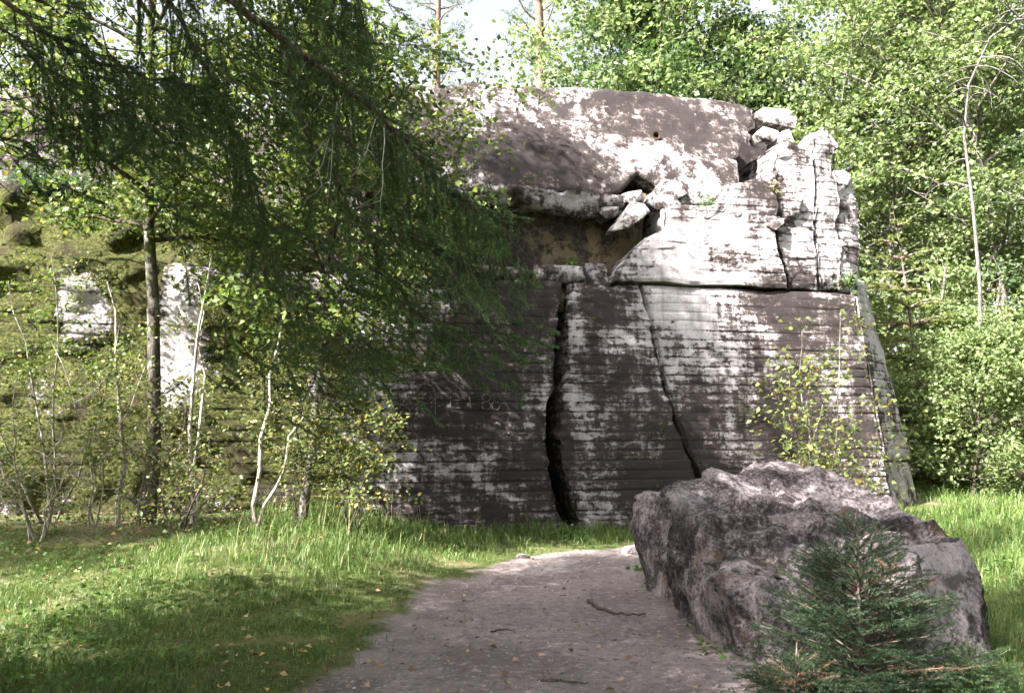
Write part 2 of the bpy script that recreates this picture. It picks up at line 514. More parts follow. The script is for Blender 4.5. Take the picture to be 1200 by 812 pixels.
def warp_box(us, vs, ws, fn):
    """closed box surface over parameter arrays, mapped through fn(u,v,w)->(N,3)"""
    nu, nv, nw = len(us), len(vs), len(ws)
    idx = -np.ones((nu, nv, nw), np.int64)
    i, j, k = np.meshgrid(np.arange(nu), np.arange(nv), np.arange(nw), indexing='ij')
    surf = (i == 0) | (i == nu - 1) | (j == 0) | (j == nv - 1) | (k == 0) | (k == nw - 1)
    idx[surf] = np.arange(surf.sum())
    u, v, w = us[i[surf]], vs[j[surf]], ws[k[surf]]
    P = fn(u, v, w)
    def q(a, flip):
        f = np.stack([a[:-1, :-1], a[1:, :-1], a[1:, 1:], a[:-1, 1:]], -1).reshape(-1, 4)
        return f[:, ::-1] if flip else f
    faces = np.concatenate([q(idx[:, :, 0], False), q(idx[:, :, -1], True),
                            q(idx[0], True), q(idx[-1], False),
                            q(idx[:, 0, :], True), q(idx[:, -1, :], False)])
    return P, faces, (u, v, w)

BUNKER = thing("bunker_ruin", "huge cracked grey concrete bunker ruin with a blown open roof corner", "ruin", B0, BROT)

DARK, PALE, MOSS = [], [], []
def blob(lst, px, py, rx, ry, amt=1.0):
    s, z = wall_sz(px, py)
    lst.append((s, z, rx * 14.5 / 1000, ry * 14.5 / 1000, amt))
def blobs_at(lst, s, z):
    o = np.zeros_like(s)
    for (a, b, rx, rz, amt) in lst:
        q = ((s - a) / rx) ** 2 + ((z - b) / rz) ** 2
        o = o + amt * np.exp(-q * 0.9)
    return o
# stains on the concrete: dark lichen, bare pale concrete, moss, some painted shade and sunlight
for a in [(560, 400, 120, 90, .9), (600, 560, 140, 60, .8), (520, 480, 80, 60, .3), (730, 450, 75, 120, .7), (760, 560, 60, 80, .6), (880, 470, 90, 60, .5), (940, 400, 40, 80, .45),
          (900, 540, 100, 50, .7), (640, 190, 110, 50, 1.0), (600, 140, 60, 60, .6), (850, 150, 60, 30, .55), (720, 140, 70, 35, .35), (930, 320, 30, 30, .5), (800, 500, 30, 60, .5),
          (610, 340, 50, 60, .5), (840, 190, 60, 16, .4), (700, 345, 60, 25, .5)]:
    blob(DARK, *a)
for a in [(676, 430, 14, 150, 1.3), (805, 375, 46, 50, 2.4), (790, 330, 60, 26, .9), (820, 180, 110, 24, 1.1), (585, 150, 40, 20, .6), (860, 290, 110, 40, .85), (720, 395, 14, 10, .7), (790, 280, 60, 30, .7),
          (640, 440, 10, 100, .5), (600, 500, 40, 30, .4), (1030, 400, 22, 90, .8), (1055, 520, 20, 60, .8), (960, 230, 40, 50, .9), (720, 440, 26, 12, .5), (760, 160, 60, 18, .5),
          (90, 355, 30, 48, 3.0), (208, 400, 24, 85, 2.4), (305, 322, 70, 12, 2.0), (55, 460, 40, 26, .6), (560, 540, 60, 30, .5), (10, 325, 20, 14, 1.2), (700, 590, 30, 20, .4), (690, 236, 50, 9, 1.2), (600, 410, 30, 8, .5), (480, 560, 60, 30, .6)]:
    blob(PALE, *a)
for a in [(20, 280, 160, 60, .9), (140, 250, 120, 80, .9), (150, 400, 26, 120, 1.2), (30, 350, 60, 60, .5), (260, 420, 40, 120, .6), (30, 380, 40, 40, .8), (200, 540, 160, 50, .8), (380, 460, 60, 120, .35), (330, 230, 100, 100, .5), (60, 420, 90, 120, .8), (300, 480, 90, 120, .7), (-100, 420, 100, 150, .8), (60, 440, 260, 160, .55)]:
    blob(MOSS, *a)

def stains_and_light(s, z):
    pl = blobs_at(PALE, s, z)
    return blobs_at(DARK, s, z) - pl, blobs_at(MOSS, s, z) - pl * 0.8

def course_rows(z0, z1):
    k0, k1 = math.floor(z0 / COURSE), math.ceil(z1 / COURSE)
    r = []
    for k in range(k0, k1 + 1):
        b = k * COURSE
        r += [b - 0.012, b - 0.005, b + 0.005, b + 0.012, b + 0.055, b + 0.108]
    r = np.array([x for x in r if z0 + 0.004 < x < z1 - 0.004])
    return np.concatenate([[z0], r, [z1]])

def board_relief(s, z):
    k = np.floor(z / COURSE)
    fz = z / COURSE - k
    e = np.minimum(fz, 1 - fz) * COURSE
    groove = 1 - smooth(0.005, 0.011, e)
    seg = np.floor(s / 2.3 + _hash(k.astype(np.int64), k.astype(np.int64) * 3, k.astype(np.int64) * 0, 5) * 0.9)
    off = _hash(k.astype(np.int64), seg.astype(np.int64), np.zeros(len(k), np.int64), 9) * 0.010
    p = np.stack([s, z * 3, 0 * s], -1)
    chew = smooth(0.1, 0.5, fbm(np.stack([s, z * 2.2, 0 * s + 4], -1), 1.6, 4, 21))
    return groove * 0.007 * smooth(-0.25, 0.2, fbm(p, 0.8, 3, 3)) + off * 0.7 + chew * 0.020 + fbm(p, 4.5, 3, 55) * 0.008

def facet(P, cell, amp, seed):
    """angular broken surface: each cell of a jittered lattice gets its own tilted step"""
    q = P / np.asarray(cell, float)
    i0 = np.floor(q).astype(np.int64)
    best = np.full(len(P), 1e9); out = np.zeros(len(P))
    for dx in (-1, 0, 1):
        for dy in (-1, 0, 1):
            for dz in (-1, 0, 1):
                c = i0 + np.array([dx, dy, dz])
                h = [_hash(c[:, 0], c[:, 1], c[:, 2], seed + k) for k in range(7)]
                cp = c + 0.5 + 0.45 * np.stack(h[:3], -1)
                dlt = q - cp
                d2 = (dlt ** 2).sum(1)
                val = h[3] * 0.7 + (dlt[:, 0] * h[4] + dlt[:, 2] * h[5]) * 0.9
                m = d2 < best
                best[m] = d2[m]; out[m] = val[m]
    return out * amp

def slab(name, left, right, zb, zt, front, depth, mat, ds=0.09, boards=True, rough=0.03, seed=0, label=None, parent=BUNKER, edge=0.05, bias=0.0, mossbias=0.0, top_fn=None, bot_fn=None, fac=0.0, cell=(0.5, 0.5, 0.4)):
    """concrete piece: left/right edges are (s,z) curves or numbers, front(s,z) its depth, closed all round"""
    L = (lambda z: np.interp(z, left[:, 1], left[:, 0])) if not np.isscalar(left) else (lambda z: left + 0 * z)
    R = (lambda z: np.interp(z, right[:, 1], right[:, 0])) if not np.isscalar(right) else (lambda z: right + 0 * z)
    zs = course_rows(zb, zt) if boards else np.linspace(zb, zt, max(4, int((zt - zb) / ds)))
    zs_n = (zs - zb) / (zt - zb)
    wid = max(0.2, float(np.max(R(zs) - L(zs))))
    us = np.linspace(0, 1, max(4, int(wid / ds)))
    ws = np.unique(np.concatenate([[0, 0.03 / depth], np.linspace(0.08 / depth, 1, max(3, int(depth / (ds * 1.8))))]))
    store = {}
    def fn(u, v, w):
        z = zb + (zt - zb) * v
        jl = fbm(np.stack([z * 1.0, w * depth, 0 * z + seed], -1), 3.4, 5, seed, 0.62) * edge
        jr = fbm(np.stack([z * 1.0, w * depth, 0 * z + seed + 5], -1), 3.4, 5, seed + 3, 0.62) * edge
        l = L(z) + jl; r = R(z) + jr
        s = l + (r - l) * u
        if top_fn is not None:
            tz = top_fn(s)
            z = zb + (tz - zb) * v
        if bot_fn is not None:
            bz = bot_fn(s)
            z = bz + (z - zb) * ((zt - bz) / (zt - zb)) if top_fn is None else bz + (top_fn(s) - bz) * v
        jt = fbm(np.stack([s, w * depth, 0 * z + seed + 9], -1), 2.0, 4, seed + 7) * edge
        z = z + jt * smooth(0.8, 1.0, v) - jt * 0.6 * smooth(0.2, 0, v)
        d0 = front(s, z)
        rel = board_relief(s, z) if boards else 0.0
        em = np.minimum(np.minimum(u, 1 - u) * wid, np.minimum(v, 1 - v) * (zt - zb))
        chip = (1 - smooth(0, 0.10, em)) * (0.03 + 0.05 * np.abs(fbm(np.stack([s, z, 0 * s], -1), 3, 3, seed + 40)))
        P = np.stack([s, d0 + w * depth, z], -1)
        nse = fbm(P, 1.7, 5, seed + 60) * rough
        P[:, 1] += (1 - smooth(0, 0.25 / depth, w)) * (rel + chip * (0.6 if boards else 1.0)) + nse
        if fac:
            fv = facet(P, cell, fac, seed + 200)
            P[:, 1] += fv; P[:, 0] += facet(P + 7.7, cell, fac * 0.5, seed + 300); P[:, 2] += facet(P + 3.3, cell, fac * 0.45, seed + 400)
        P[:, 0] += fbm(P + 31, 1.9, 4, seed + 70) * rough * 0.5
        P[:, 2] += fbm(P + 57, 1.9, 4, seed + 80) * rough * 0.5
        return P
    P, Fc, _ = warp_box(us, zs_n, ws, fn)
    dk, ms = stains_and_light(P[:, 0], P[:, 2])
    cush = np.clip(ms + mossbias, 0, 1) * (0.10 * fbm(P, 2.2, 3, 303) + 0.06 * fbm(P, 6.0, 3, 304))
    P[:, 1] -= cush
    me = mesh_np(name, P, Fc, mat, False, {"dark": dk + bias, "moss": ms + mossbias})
    o = obj(name, me, parent)
    if label: o["label"] = label
    return o

ZL = 0.5 * (wall_sz(745, 331)[1] + wall_sz(660, 331)[1])
def base_front(s, z):
    return BAT * z - 0.38 * smooth(-3.2, -5.0, s) * fbm(np.stack([s, z, 0 * s + 2], -1), 0.65, 3, 44)
# wide crack: left and right lips
crackL = curve_sz([(659, 331), (654, 350), (651, 380), (650, 420), (648, 450), (640, 480), (639, 510), (643, 545), (650, 580), (660, 615), (664, 660)])
crackR = curve_sz([(669, 331), (667, 350), (664, 380), (662, 420), (661, 450), (654, 480), (652, 510), (659, 545), (668, 580), (678, 615), (682, 660)])
crackR = crackR + np.array([0.055, 0])
jointL = curve_sz([(748, 331), (757, 360), (766, 400), (776, 440), (788, 480), (802, 520), (818, 556), (835, 600), (850, 640)])
jointR = jointL + np.stack([0.060 + 0.02 * np.abs(np.sin(np.arange(len(jointL)) * 1.9)), 0 * jointL[:, 1]], -1)
cornerL = curve_sz([(1000, 331), (1010, 400), (1022, 460), (1034, 530), (1046, 600), (1052, 640)])
WALL_L = slab("front_wall", -17.0, crackL, -0.5, ZL, base_front, 1.6, M_BOARD, 0.10, True, 0.03, 1, bias=0.3, edge=0.11, label="lichen blackened wall section with faint scratched letters, left of the wide crack")
slab("front_wall", crackR, jointL, -0.5, ZL, lambda s, z: BAT * z + 0.05 + 0.01 * (s - 1), 1.5, M_BOARD, 0.07, True, 0.03, 2, bias=0.22, edge=0.11, label="narrow leaning wall section between the two cracks")
slab("front_wall", jointR, cornerL, -0.5, ZL - 0.02, lambda s, z: BAT * z - 0.02, 1.6, M_BOARD, 0.08, True, 0.03, 3, bias=0.12, edge=0.03, label="board marked wall section with a bare pale patch below the ledge")
# fill deep inside the wide crack, coloured dark for the shade in there
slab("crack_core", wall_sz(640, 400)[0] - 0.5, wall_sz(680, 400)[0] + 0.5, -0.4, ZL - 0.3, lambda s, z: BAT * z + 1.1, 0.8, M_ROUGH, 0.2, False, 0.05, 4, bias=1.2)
# splayed corner strip at the right end, turned away from the front
cornerE = curve_sz([(1014, 326), (1030, 380), (1048, 440), (1064, 500), (1079, 541), (1082, 545)])
cl_s = np.interp(cornerE[:, 1], cornerL[:, 1], cornerL[:, 0]); cornerE[:, 0] = cl_s + (cornerE[:, 0] - cl_s) * 1.8
sc0 = float(np.interp(2.0, cornerL[:, 1], cornerL[:, 0]))
def splay(s, z): return BAT * z - 0.05 + 0.75 * np.maximum(0, s - np.interp(z, cornerL[:, 1], cornerL[:, 0]) - 0.02)
zt_c = wall_sz(1010, 326)[1]; zm_c = wall_sz(1060, 541)[1]
cl2 = cornerL + np.array([0.03, 0])
slab("corner_buttress", cl2, cornerE, zm_c + 0.02, zt_c, splay, 1.6, M_BOARD, 0.07, True, 0.03, 5, bias=-0.3, mossbias=-0.5)
toeR = curve_sz([(1070, 541), (1082, 570), (1090, 600), (1092, 650)])
tl_s = np.interp(toeR[:, 1], cornerL[:, 1], cornerL[:, 0]); toeR[:, 0] = tl_s + (toeR[:, 0] - tl_s) * 1.8
slab("buttress_toe", cl2 + np.array([0.02, 0]), toeR, -0.4, zm_c - 0.015, lambda s, z: splay(s, z) + 0.04, 1.6, M_ROUGH, 0.08, False, 0.06, 6, edge=0.09)

# tier above the ledge, right of the recess
ZT1 = wall_sz(840, 238)[1]
tierL = curve_sz([(722, 329), (726, 300), (735, 275), (752, 255), (775, 243)])
tierR = curve_sz([(921, 329), (912, 300), (905, 270), (908, 240), (906, 210)])
def tier_top(s):
    a = np.array([wall_sz(*p) for p in [(722, 262), (760, 246), (800, 243), (832, 243), (850, 226), (872, 213), (890, 210), (912, 222)]])
    return np.interp(s, a[:, 0], a[:, 1])
slab("upper_tier", tierL, tierR, ZL + 0.03, wall_sz(840, 212)[1], lambda s, z: BAT * z - 0.10, 2.0, M_BOARD, 0.07, True, 0.035, 7, bias=-0.05, top_fn=tier_top, edge=0.05, fac=0.025, cell=(0.8, 0.8, 0.6), label="sunlit board marked wall tier above the ledge")
# right broken mass: several cracked pieces
pr0 = curve_sz([(926, 329), (918, 300), (912, 270), (914, 240), (908, 205), (912, 175)])
pr1 = curve_sz([(962, 331), (960, 290), (957, 250), (958, 210), (957, 180), (955, 160)])
pr2 = curve_sz([(1004, 318), (1009, 280), (1006, 240), (998, 205), (985, 180), (972, 160), (965, 148)])
pr2 = pr2 + np.array([0.22, 0])
def pr_top(s):
    a = np.array([wall_sz(*p) for p in [(905, 178), (915, 168), (930, 166), (945, 172), (955, 180)]])
    return np.interp(s, a[:, 0], a[:, 1])
slab("broken_pier", pr0, pr1 - np.array([0.015, 0]), ZL + 0.02, wall_sz(930, 166)[1], lambda s, z: BAT * z - 0.02 + 0.06 * (s - 4.5), 1.8, M_BOARD, 0.06, True, 0.03, 8, bias=-0.2, top_fn=pr_top, edge=0.04, fac=0.07, cell=(0.7, 0.7, 0.75))
def pr2_top(s):
    a = np.array([wall_sz(*p) for p in [(955, 168), (962, 152), (966, 147), (972, 158), (984, 172), (996, 196), (1003, 210)]])
    return np.interp(s, a[:, 0], a[:, 1])
slab("broken_pier", pr1 + np.array([0.02, 0]), curve_sz([(985, 322), (988, 290), (982, 260), (985, 230), (981, 200), (978, 160)]), ZL + 0.05, wall_sz(966, 147)[1], lambda s, z: BAT * z + 0.03 + 0.08 * (s - 5.0), 1.5, M_BOARD, 0.06, True, 0.03, 9, bias=-0.2, top_fn=pr2_top, edge=0.04, fac=0.09, cell=(0.6, 0.6, 0.6))
slab("broken_pier", curve_sz([(987, 318), (990, 290), (985, 260), (988, 230), (984, 190)]), pr2, ZL + 0.06, wall_sz(985, 196)[1], lambda s, z: BAT * z + 0.10 + 0.22 * (s - 5.6), 1.4, M_BOARD, 0.06, True, 0.03, 10, bias=-0.2, edge=0.04, fac=0.08, cell=(0.6, 0.6, 0.7))

# recess: back wall, floor, cheek
SR0 = wall_sz(470, 280)[0]; SR1 = wall_sz(735, 280)[0]
ZR = wall_sz(620, 226)[1]
slab("recess_back_wall", SR0 - 0.3, SR1 + 0.6, ZL - 0.25, ZR + 0.25, lambda s, z: 0 * s + 1.55 - 0.12 * (z - ZL), 0.9, M_RECESS, 0.10, False, 0.05, 11, bias=0.0, fac=0.07, cell=(0.9, 0.9, 0.7))
slab("recess_floor", SR0, SR1 + 0.2, ZL - 0.5, ZL - 0.03, lambda s, z: 0 * s + 1.0, 0.8, M_RECESS, 0.15, False, 0.05, 12)
slab("ledge_block", wall_sz(628, 325)[0], wall_sz(692, 325)[0], ZL + 0.01, wall_sz(660, 310)[1], lambda s, z: 0 * s + BAT * ZL + 0.16, 0.5, M_ROUGH, 0.04, False, 0.02, 13, fac=0.05, cell=(0.35, 0.3, 0.2), edge=0.02, bias=-0.3)
slab("ledge_block", wall_sz(545, 325)[0], wall_sz(622, 325)[0], ZL + 0.01, wall_sz(600, 311)[1], lambda s, z: 0 * s + BAT * ZL + 0.12, 0.6, M_ROUGH, 0.05, False, 0.02, 14, bias=0.5, fac=0.03, cell=(0.3, 0.3, 0.2), edge=0.02)
slab("ledge_block", wall_sz(698, 325)[0], wall_sz(724, 325)[0], ZL + 0.01, wall_sz(710, 302)[1], lambda s, z: BAT * ZL + 0.35 + 0.6 * (z - ZL), 0.6, M_ROUGH, 0.04, False, 0.02, 15, edge=0.02, bias=-0.2, fac=0.05, cell=(0.25, 0.3, 0.25))

# roof block: sloping rough mass
ZB_R = ZR - 0.02
D_R = BAT * ZR + 0.12
SLOPE = 0.40
def roof_front(s, z): return D_R + SLOPE * np.maximum(0, z - ZB_R) + 0.10 * np.maximum(0, z - ZB_R - 1.1)
def roof_sz(px, py): return wall_sz(px, py, D_R - SLOPE * ZB_R, SLOPE)
rL = roof_sz(430, 160)[0]
roofR = np.array([roof_sz(*p) for p in [(870, 214), (868, 200), (872, 180), (883, 160), (889, 145), (886, 128), (884, 116)]])
roofR = roofR[np.argsort(roofR[:, 1])]
def roof_top(s):
    a = np.array([roof_sz(*p) for p in [(430, 100), (560, 94), (640, 97), (720, 101), (800, 107), (850, 112), (872, 119), (890, 127)]])
    return np.interp(s, a[:, 0], a[:, 1]) + fbm(np.stack([s, 0 * s, 0 * s], -1), 0.8, 3, 5) * 0.06
def roof_bot(s):
    a = np.array([roof_sz(*p) for p in [(430, 222), (560, 219), (600, 224), (660, 228), (715, 231), (730, 222), (745, 205), (765, 214), (790, 240), (830, 240), (870, 222)]])
    return np.interp(s, a[:, 0], a[:, 1])
zt_r = roof_sz(640, 95)[1]
ROOF = slab("roof_block", rL, roofR, ZB_R, zt_r, roof_front, 5.0, M_ROUGH, 0.075, False, 0.06, 16, bias=0.5, fac=0.03, cell=(1.1, 1.1, 0.7), top_fn=roof_top, bot_fn=roof_bot, edge=0.08, label="massive sloping roof block with dark lichen and a round drain hole")  # bias darkens the whole block for lichen and its left-end shadow
# lip under the roof block
slab("roof_lip", wall_sz(440, 240)[0], wall_sz(730, 240)[0], wall_sz(640, 248)[1], ZR + 0.05, lambda s, z: 0 * s + D_R - 0.28 + 0.5 * np.maximum(0, ZR - z) + 0.06 * np.sin(s * 1.7), 1.6, M_ROUGH, 0.06, False, 0.03, 17, edge=0.06, bias=0.1, fac=0.075, cell=(0.5, 0.4, 0.22),
     bot_fn=lambda s: wall_sz(640, 246)[1] + 0.10 * fbm(np.stack([s, 0 * s, 0 * s], -1), 1.2, 3, 19))
# unseen core mass behind everything, added to stop light leaking through
slab("core_mass", -17.0, wall_sz(925, 200)[0], -0.5, ZR + 0.9, lambda s, z: 0 * s + 2.6, 8.0, M_ROUGH, 0.5, False, 0.1, 18, bias=0.2)
slab("core_mass", wall_sz(850, 200)[0], wall_sz(985, 250)[0], -0.5, wall_sz(905, 205)[1], lambda s, z: 0 * s + 1.7, 8.0, M_ROUGH, 0.3, False, 0.15, 19, bias=0.2)
# inner wall in the blown-open gap, lichen dark with its shade painted in
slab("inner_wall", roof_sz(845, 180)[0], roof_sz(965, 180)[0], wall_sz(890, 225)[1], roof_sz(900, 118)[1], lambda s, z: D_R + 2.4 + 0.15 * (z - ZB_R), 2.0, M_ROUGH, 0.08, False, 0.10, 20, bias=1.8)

# overgrown left part above the ledge: mossy slope up to the roof
SLL = wall_sz(470, 260)[0]
def mslope(s, z): return BAT * ZL + 0.10 + 0.62 * (z - ZL) + 0.22 * fbm(np.stack([s, z, 0 * s], -1), 0.7, 3, 90)
slab("mossy_slope", -17.0, SLL, ZL + 0.005, ZR + 1.9, mslope, 4.5, M_ROUGH, 0.11, False, 0.10, 21, bias=0.9, mossbias=0.15, edge=0.06, fac=0.16, cell=(1.0, 1.0, 0.7), label="moss covered roof slope behind the hanging spruce boughs")

# drain hole in the roof block (a short dark pipe end) and the crack above the wedge
def lath_ring(name, r0, r1, depth, mat, parent, loc, n=14):
    a = np.linspace(0, 2 * np.pi, n, endpoint=False)
    v = []
    for (r, y) in ((r1, 0), (r0, 0), (r0, depth), (r1, depth)):
        v.append(np.stack([r * np.cos(a), 0 * a + y, r * np.sin(a)], -1))
    v = np.concatenate(v)
    f = []
    for k in range(3):
        for i in range(n):
            j = (i + 1) % n
            f.append((k * n + i, k * n + j, (k + 1) * n + j, (k + 1) * n + i))
    f.append
    me = mesh_np(name, v, np.array(f), mat, False)
    return obj(name, me, parent, loc)
M = Mat("rusty_pipe"); M_RUST = M.surface(M.mix(M.noise(M.coord(), 30), (0.035, 0.022, 0.016), (0.09, 0.05, 0.03)), 0.9)
s_, z_ = roof_sz(768, 160)
lath_ring("drain_pipe", 0.055, 0.085, 0.5, M_RUST, ROOF, (s_, float(roof_front(np.array([s_]), np.array([z_]))[0]) - 0.10, z_))
M = Mat("pipe_dark"); M_BLACK = M.surface((0.012, 0.010, 0.009), 0.95)
pv = np.array([[0.06 * math.cos(t), 0, 0.06 * math.sin(t)] for t in np.linspace(0, 2 * math.pi, 12, endpoint=False)])
obj("drain_dark", mesh_np("drain_dark", pv, [np.arange(12)[None, :]], M_BLACK), ROOF, (s_, float(roof_front(np.array([s_]), np.array([z_]))[0]) + 0.0, z_))  # black disc near the pipe mouth, standing in for the shade inside

# loose concrete fragments -------------------------------------------------
def fragment(name, label, corners, thick, mat, off, slope, seed, tilt=0.0, group=None, chips=0.05):
    """angular chunk: a polygon (pixel outline laid on the bunker's front) with thickness, facets and chipped rim"""
    sz = np.array([wall_sz(px, py, off - slope * 0, 0.0) for px, py in corners])
    c = sz.mean(0)
    q = sz - c
    rnd = np.random.RandomState(seed)
    import bmesh
    pts = []
    for k, yy in ((1.0, 0.0), (1.02, thick * 0.4), (0.9, thick)):
        for (x_, z_) in q:
            pts.append((x_ * k * (1 + rnd.normal() * 0.04), yy + tilt * z_ * k + rnd.normal() * 0.03, z_ * k * (1 + rnd.normal() * 0.04)))
    bm = bmesh.new()
    for p_ in pts: bm.verts.new(p_)
    r_ = bmesh.ops.convex_hull(bm, input=bm.verts[:])
    bmesh.ops.delete(bm, geom=[e for e in r_["geom_interior"] if isinstance(e, bmesh.types.BMVert)], context='VERTS')
    loose = [v for v in bm.verts if not v.link_faces]
    bmesh.ops.delete(bm, geom=loose, context='VERTS')
    bmesh.ops.bevel(bm, geom=bm.edges[:], offset=0.008, segments=1, affect='EDGES')
    bmesh.ops.triangulate(bm, faces=bm.faces[:])
    bmesh.ops.subdivide_edges(bm, edges=[e for e in bm.edges if e.calc_length() > 0.12], cuts=2, use_grid_fill=True)
    bm.verts.index_update()
    V = np.array([v.co for v in bm.verts])
    me = bpy.data.meshes.new(name); bm.to_mesh(me); bm.free()
    V += np.stack([fbm(V + 3, 5.0, 3, seed), fbm(V + 7, 5.0, 3, seed + 1), fbm(V + 13, 5.0, 3, seed + 2)], -1) * chips * 0.35
    me.vertices.foreach_set("co", V.astype(np.float32).ravel())
    for nm_, val_ in (("dark", 0.0), ("moss", -0.5)):
        me.attributes.new(nm_, 'FLOAT', 'POINT').data.foreach_set("value", np.full(len(V), val_, np.float32))
    me.materials.append(mat)
    loc = B0 + UB * c[0] - NB * off + np.array([0, 0, c[1]])
    o = obj(name, me, None, loc, (0, 0, BROT))
    return tag(o, label, "concrete", group)
fragment("concrete_wedge", "pale pointed concrete wedge jammed between the recess and the sunlit tier", [(717, 271), (742, 234), (757, 236), (763, 247), (750, 258), (733, 268)], 0.5, M_FRESH, BAT * ZR - 0.12, 0, 101, 0.25)
fragment("concrete_fragment", "small pale chunk above the jammed concrete wedge", [(724, 236), (733, 225), (752, 222), (757, 230), (742, 240)], 0.45, M_FRESH, BAT * ZR + 0.05, 0, 102, 0.2)
fragment("concrete_fragment", "rough dark topped chunk right of the jammed concrete wedge", [(758, 238), (765, 226), (790, 228), (800, 240), (770, 247)], 0.5, M_ROUGH, BAT * ZR + 0.05, 0, 103, 0.3)
fragment("concrete_slab", "bright white slab lying across the gap in the roof", [(888, 131), (897, 124), (925, 126), (935, 138), (930, 152), (913, 150), (897, 144)], 0.8, M_FRESH, D_R + 0.78, 0, 104, 0.35)
fragment("concrete_block", "small pale block wedged below the white slab", [(890, 155), (897, 147), (914, 152), (917, 160), (905, 167), (895, 163)], 0.5, M_FRESH, D_R + 0.62, 0, 105, 0.2)
fragment("concrete_fragment", "narrow upright pale chunk beside the white slab", [(913, 168), (917, 153), (927, 151), (930, 168), (920, 175)], 0.5, M_FRESH, D_R + 0.55, 0, 106, 0.2)
fragment("concrete_fragment", "grey flake sticking out of the cracked pier", [(895, 265), (905, 252), (921, 250), (918, 262), (903, 272)], 0.4, M_ROUGH, BAT * ZR - 0.10, 0, 107, 0.9)

fragment("concrete_fragment", "tilted flake at the recess corner under the roof lip", [(700, 248), (712, 236), (728, 238), (724, 252), (710, 258)], 0.4, M_ROUGH, BAT * ZR + 0.02, 0, 108, 0.3)
fragment("concrete_fragment", "blocky lump sitting on the shoulder of the sunlit tier", [(768, 222), (780, 208), (800, 212), (806, 228), (790, 236), (772, 234)], 0.4, M_ROUGH, BAT * ZR + 0.16, 0, 109, 0.3)
fragment("concrete_fragment", "low rubble chunk at the lower edge of the dark gap", [(842, 232), (852, 216), (872, 212), (884, 222), (868, 236)], 0.5, M_ROUGH, BAT * ZR + 0.10, 0, 110, 0.3)
fragment("concrete_fragment", "jagged chunk perched on the outer pier", [(958, 172), (964, 150), (974, 156), (984, 172), (972, 182)], 0.4, M_ROUGH, BAT * 7 + 0.2, 0, 111, 0.2)

# faint scratched letters on the lichen -----------------------------------
def tubes(paths, sides=6, cap=True):
    V, F, o = [], [], 0
    for pts, rad in paths:
        pts = np.asarray(pts, float); rad = np.asarray(rad, float)
        if rad.ndim == 0: rad = np.full(len(pts), float(rad))
        tan = np.gradient(pts, axis=0)
        tan = unit(tan)
        ref = np.array([0, 0, 1.0]) if abs(tan[0][2]) < 0.9 else np.array([1.0, 0, 0])
        n1 = unit(np.cross(tan, ref)); n2 = np.cross(tan, n1)
        a = np.linspace(0, 2 * np.pi, sides, endpoint=False)
        ring = pts[:, None, :] + rad[:, None, None] * (np.cos(a)[None, :, None] * n1[:, None, :] + np.sin(a)[None, :, None] * n2[:, None, :])
        V.append(ring.reshape(-1, 3))
        k = len(pts)
        I = o + np.arange(k * sides).reshape(k, sides)
        J = np.roll(I, -1, axis=1)
        F.append(np.stack([I[:-1], J[:-1], J[1:], I[1:]], -1).reshape(-1, 4))
        o += k * sides
    return np.concatenate(V), np.concatenate(F)

def arc(cx, cy, rx, ry, a0, a1, n=14):
    t = np.radians(np.linspace(a0, a1, n))
    return [(cx + rx * math.cos(x), cy - ry * math.sin(x)) for x in t]
strokes = {
    "scratched_mark": [[(462, 472), (478, 476), (486, 498)], [(459, 495), (466, 480), (482, 458)]],
    "scratched_letter": [arc(499, 462, 11, 12, 0, 360, 20), [(510, 462), (510, 486)], [(489, 470), (489, 486)], [(490, 473), (508, 473)]],
    "scratched_letter ": [[(532, 461), (516, 461)], [(528, 461), (528, 478), (540, 478)], [(529, 469), (538, 469)]],
    "scratched_letter  ": [[(544, 461), (558, 461)], [(550, 461), (552, 480)]],
    "scratched_digit": [arc(570, 466, 4.5, 4.5, 0, 360, 16), arc(570, 475, 5, 5, 0, 360, 16)],
    "scratched_digit ": [arc(581, 466, 4, 5, 0, 360, 16), arc(581, 475.5, 4.5, 5, 0, 360, 16)],
}
M = Mat("scratched_plaster"); M_SCR = M.surface(M.mix(M.step(M.noise(M.coord(), 30, 4), 0.40, 0.6), (0.045, 0.037, 0.036), (0.17, 0.15, 0.145)), 0.95)
for nm, st in strokes.items():
    paths = []
    for s in st:
        P = []
        for px, py in s:
            a, b = wall_sz(px, py)
            P.append((a, BAT * b - 0.004 + float(board_relief(np.array([a]), np.array([b]))[0]) * 0.5, b))
        P = np.array(P)
        if len(P) < 6:
            tt = np.linspace(0, len(P) - 1, 10)
            P = np.stack([np.interp(tt, np.arange(len(P)), P[:, q]) for q in range(3)], -1)
        paths.append((P, 0.009))
    V, F = tubes(paths, 5)
    obj(nm.strip(), mesh_np("scratch", V, F, M_SCR), WALL_L)

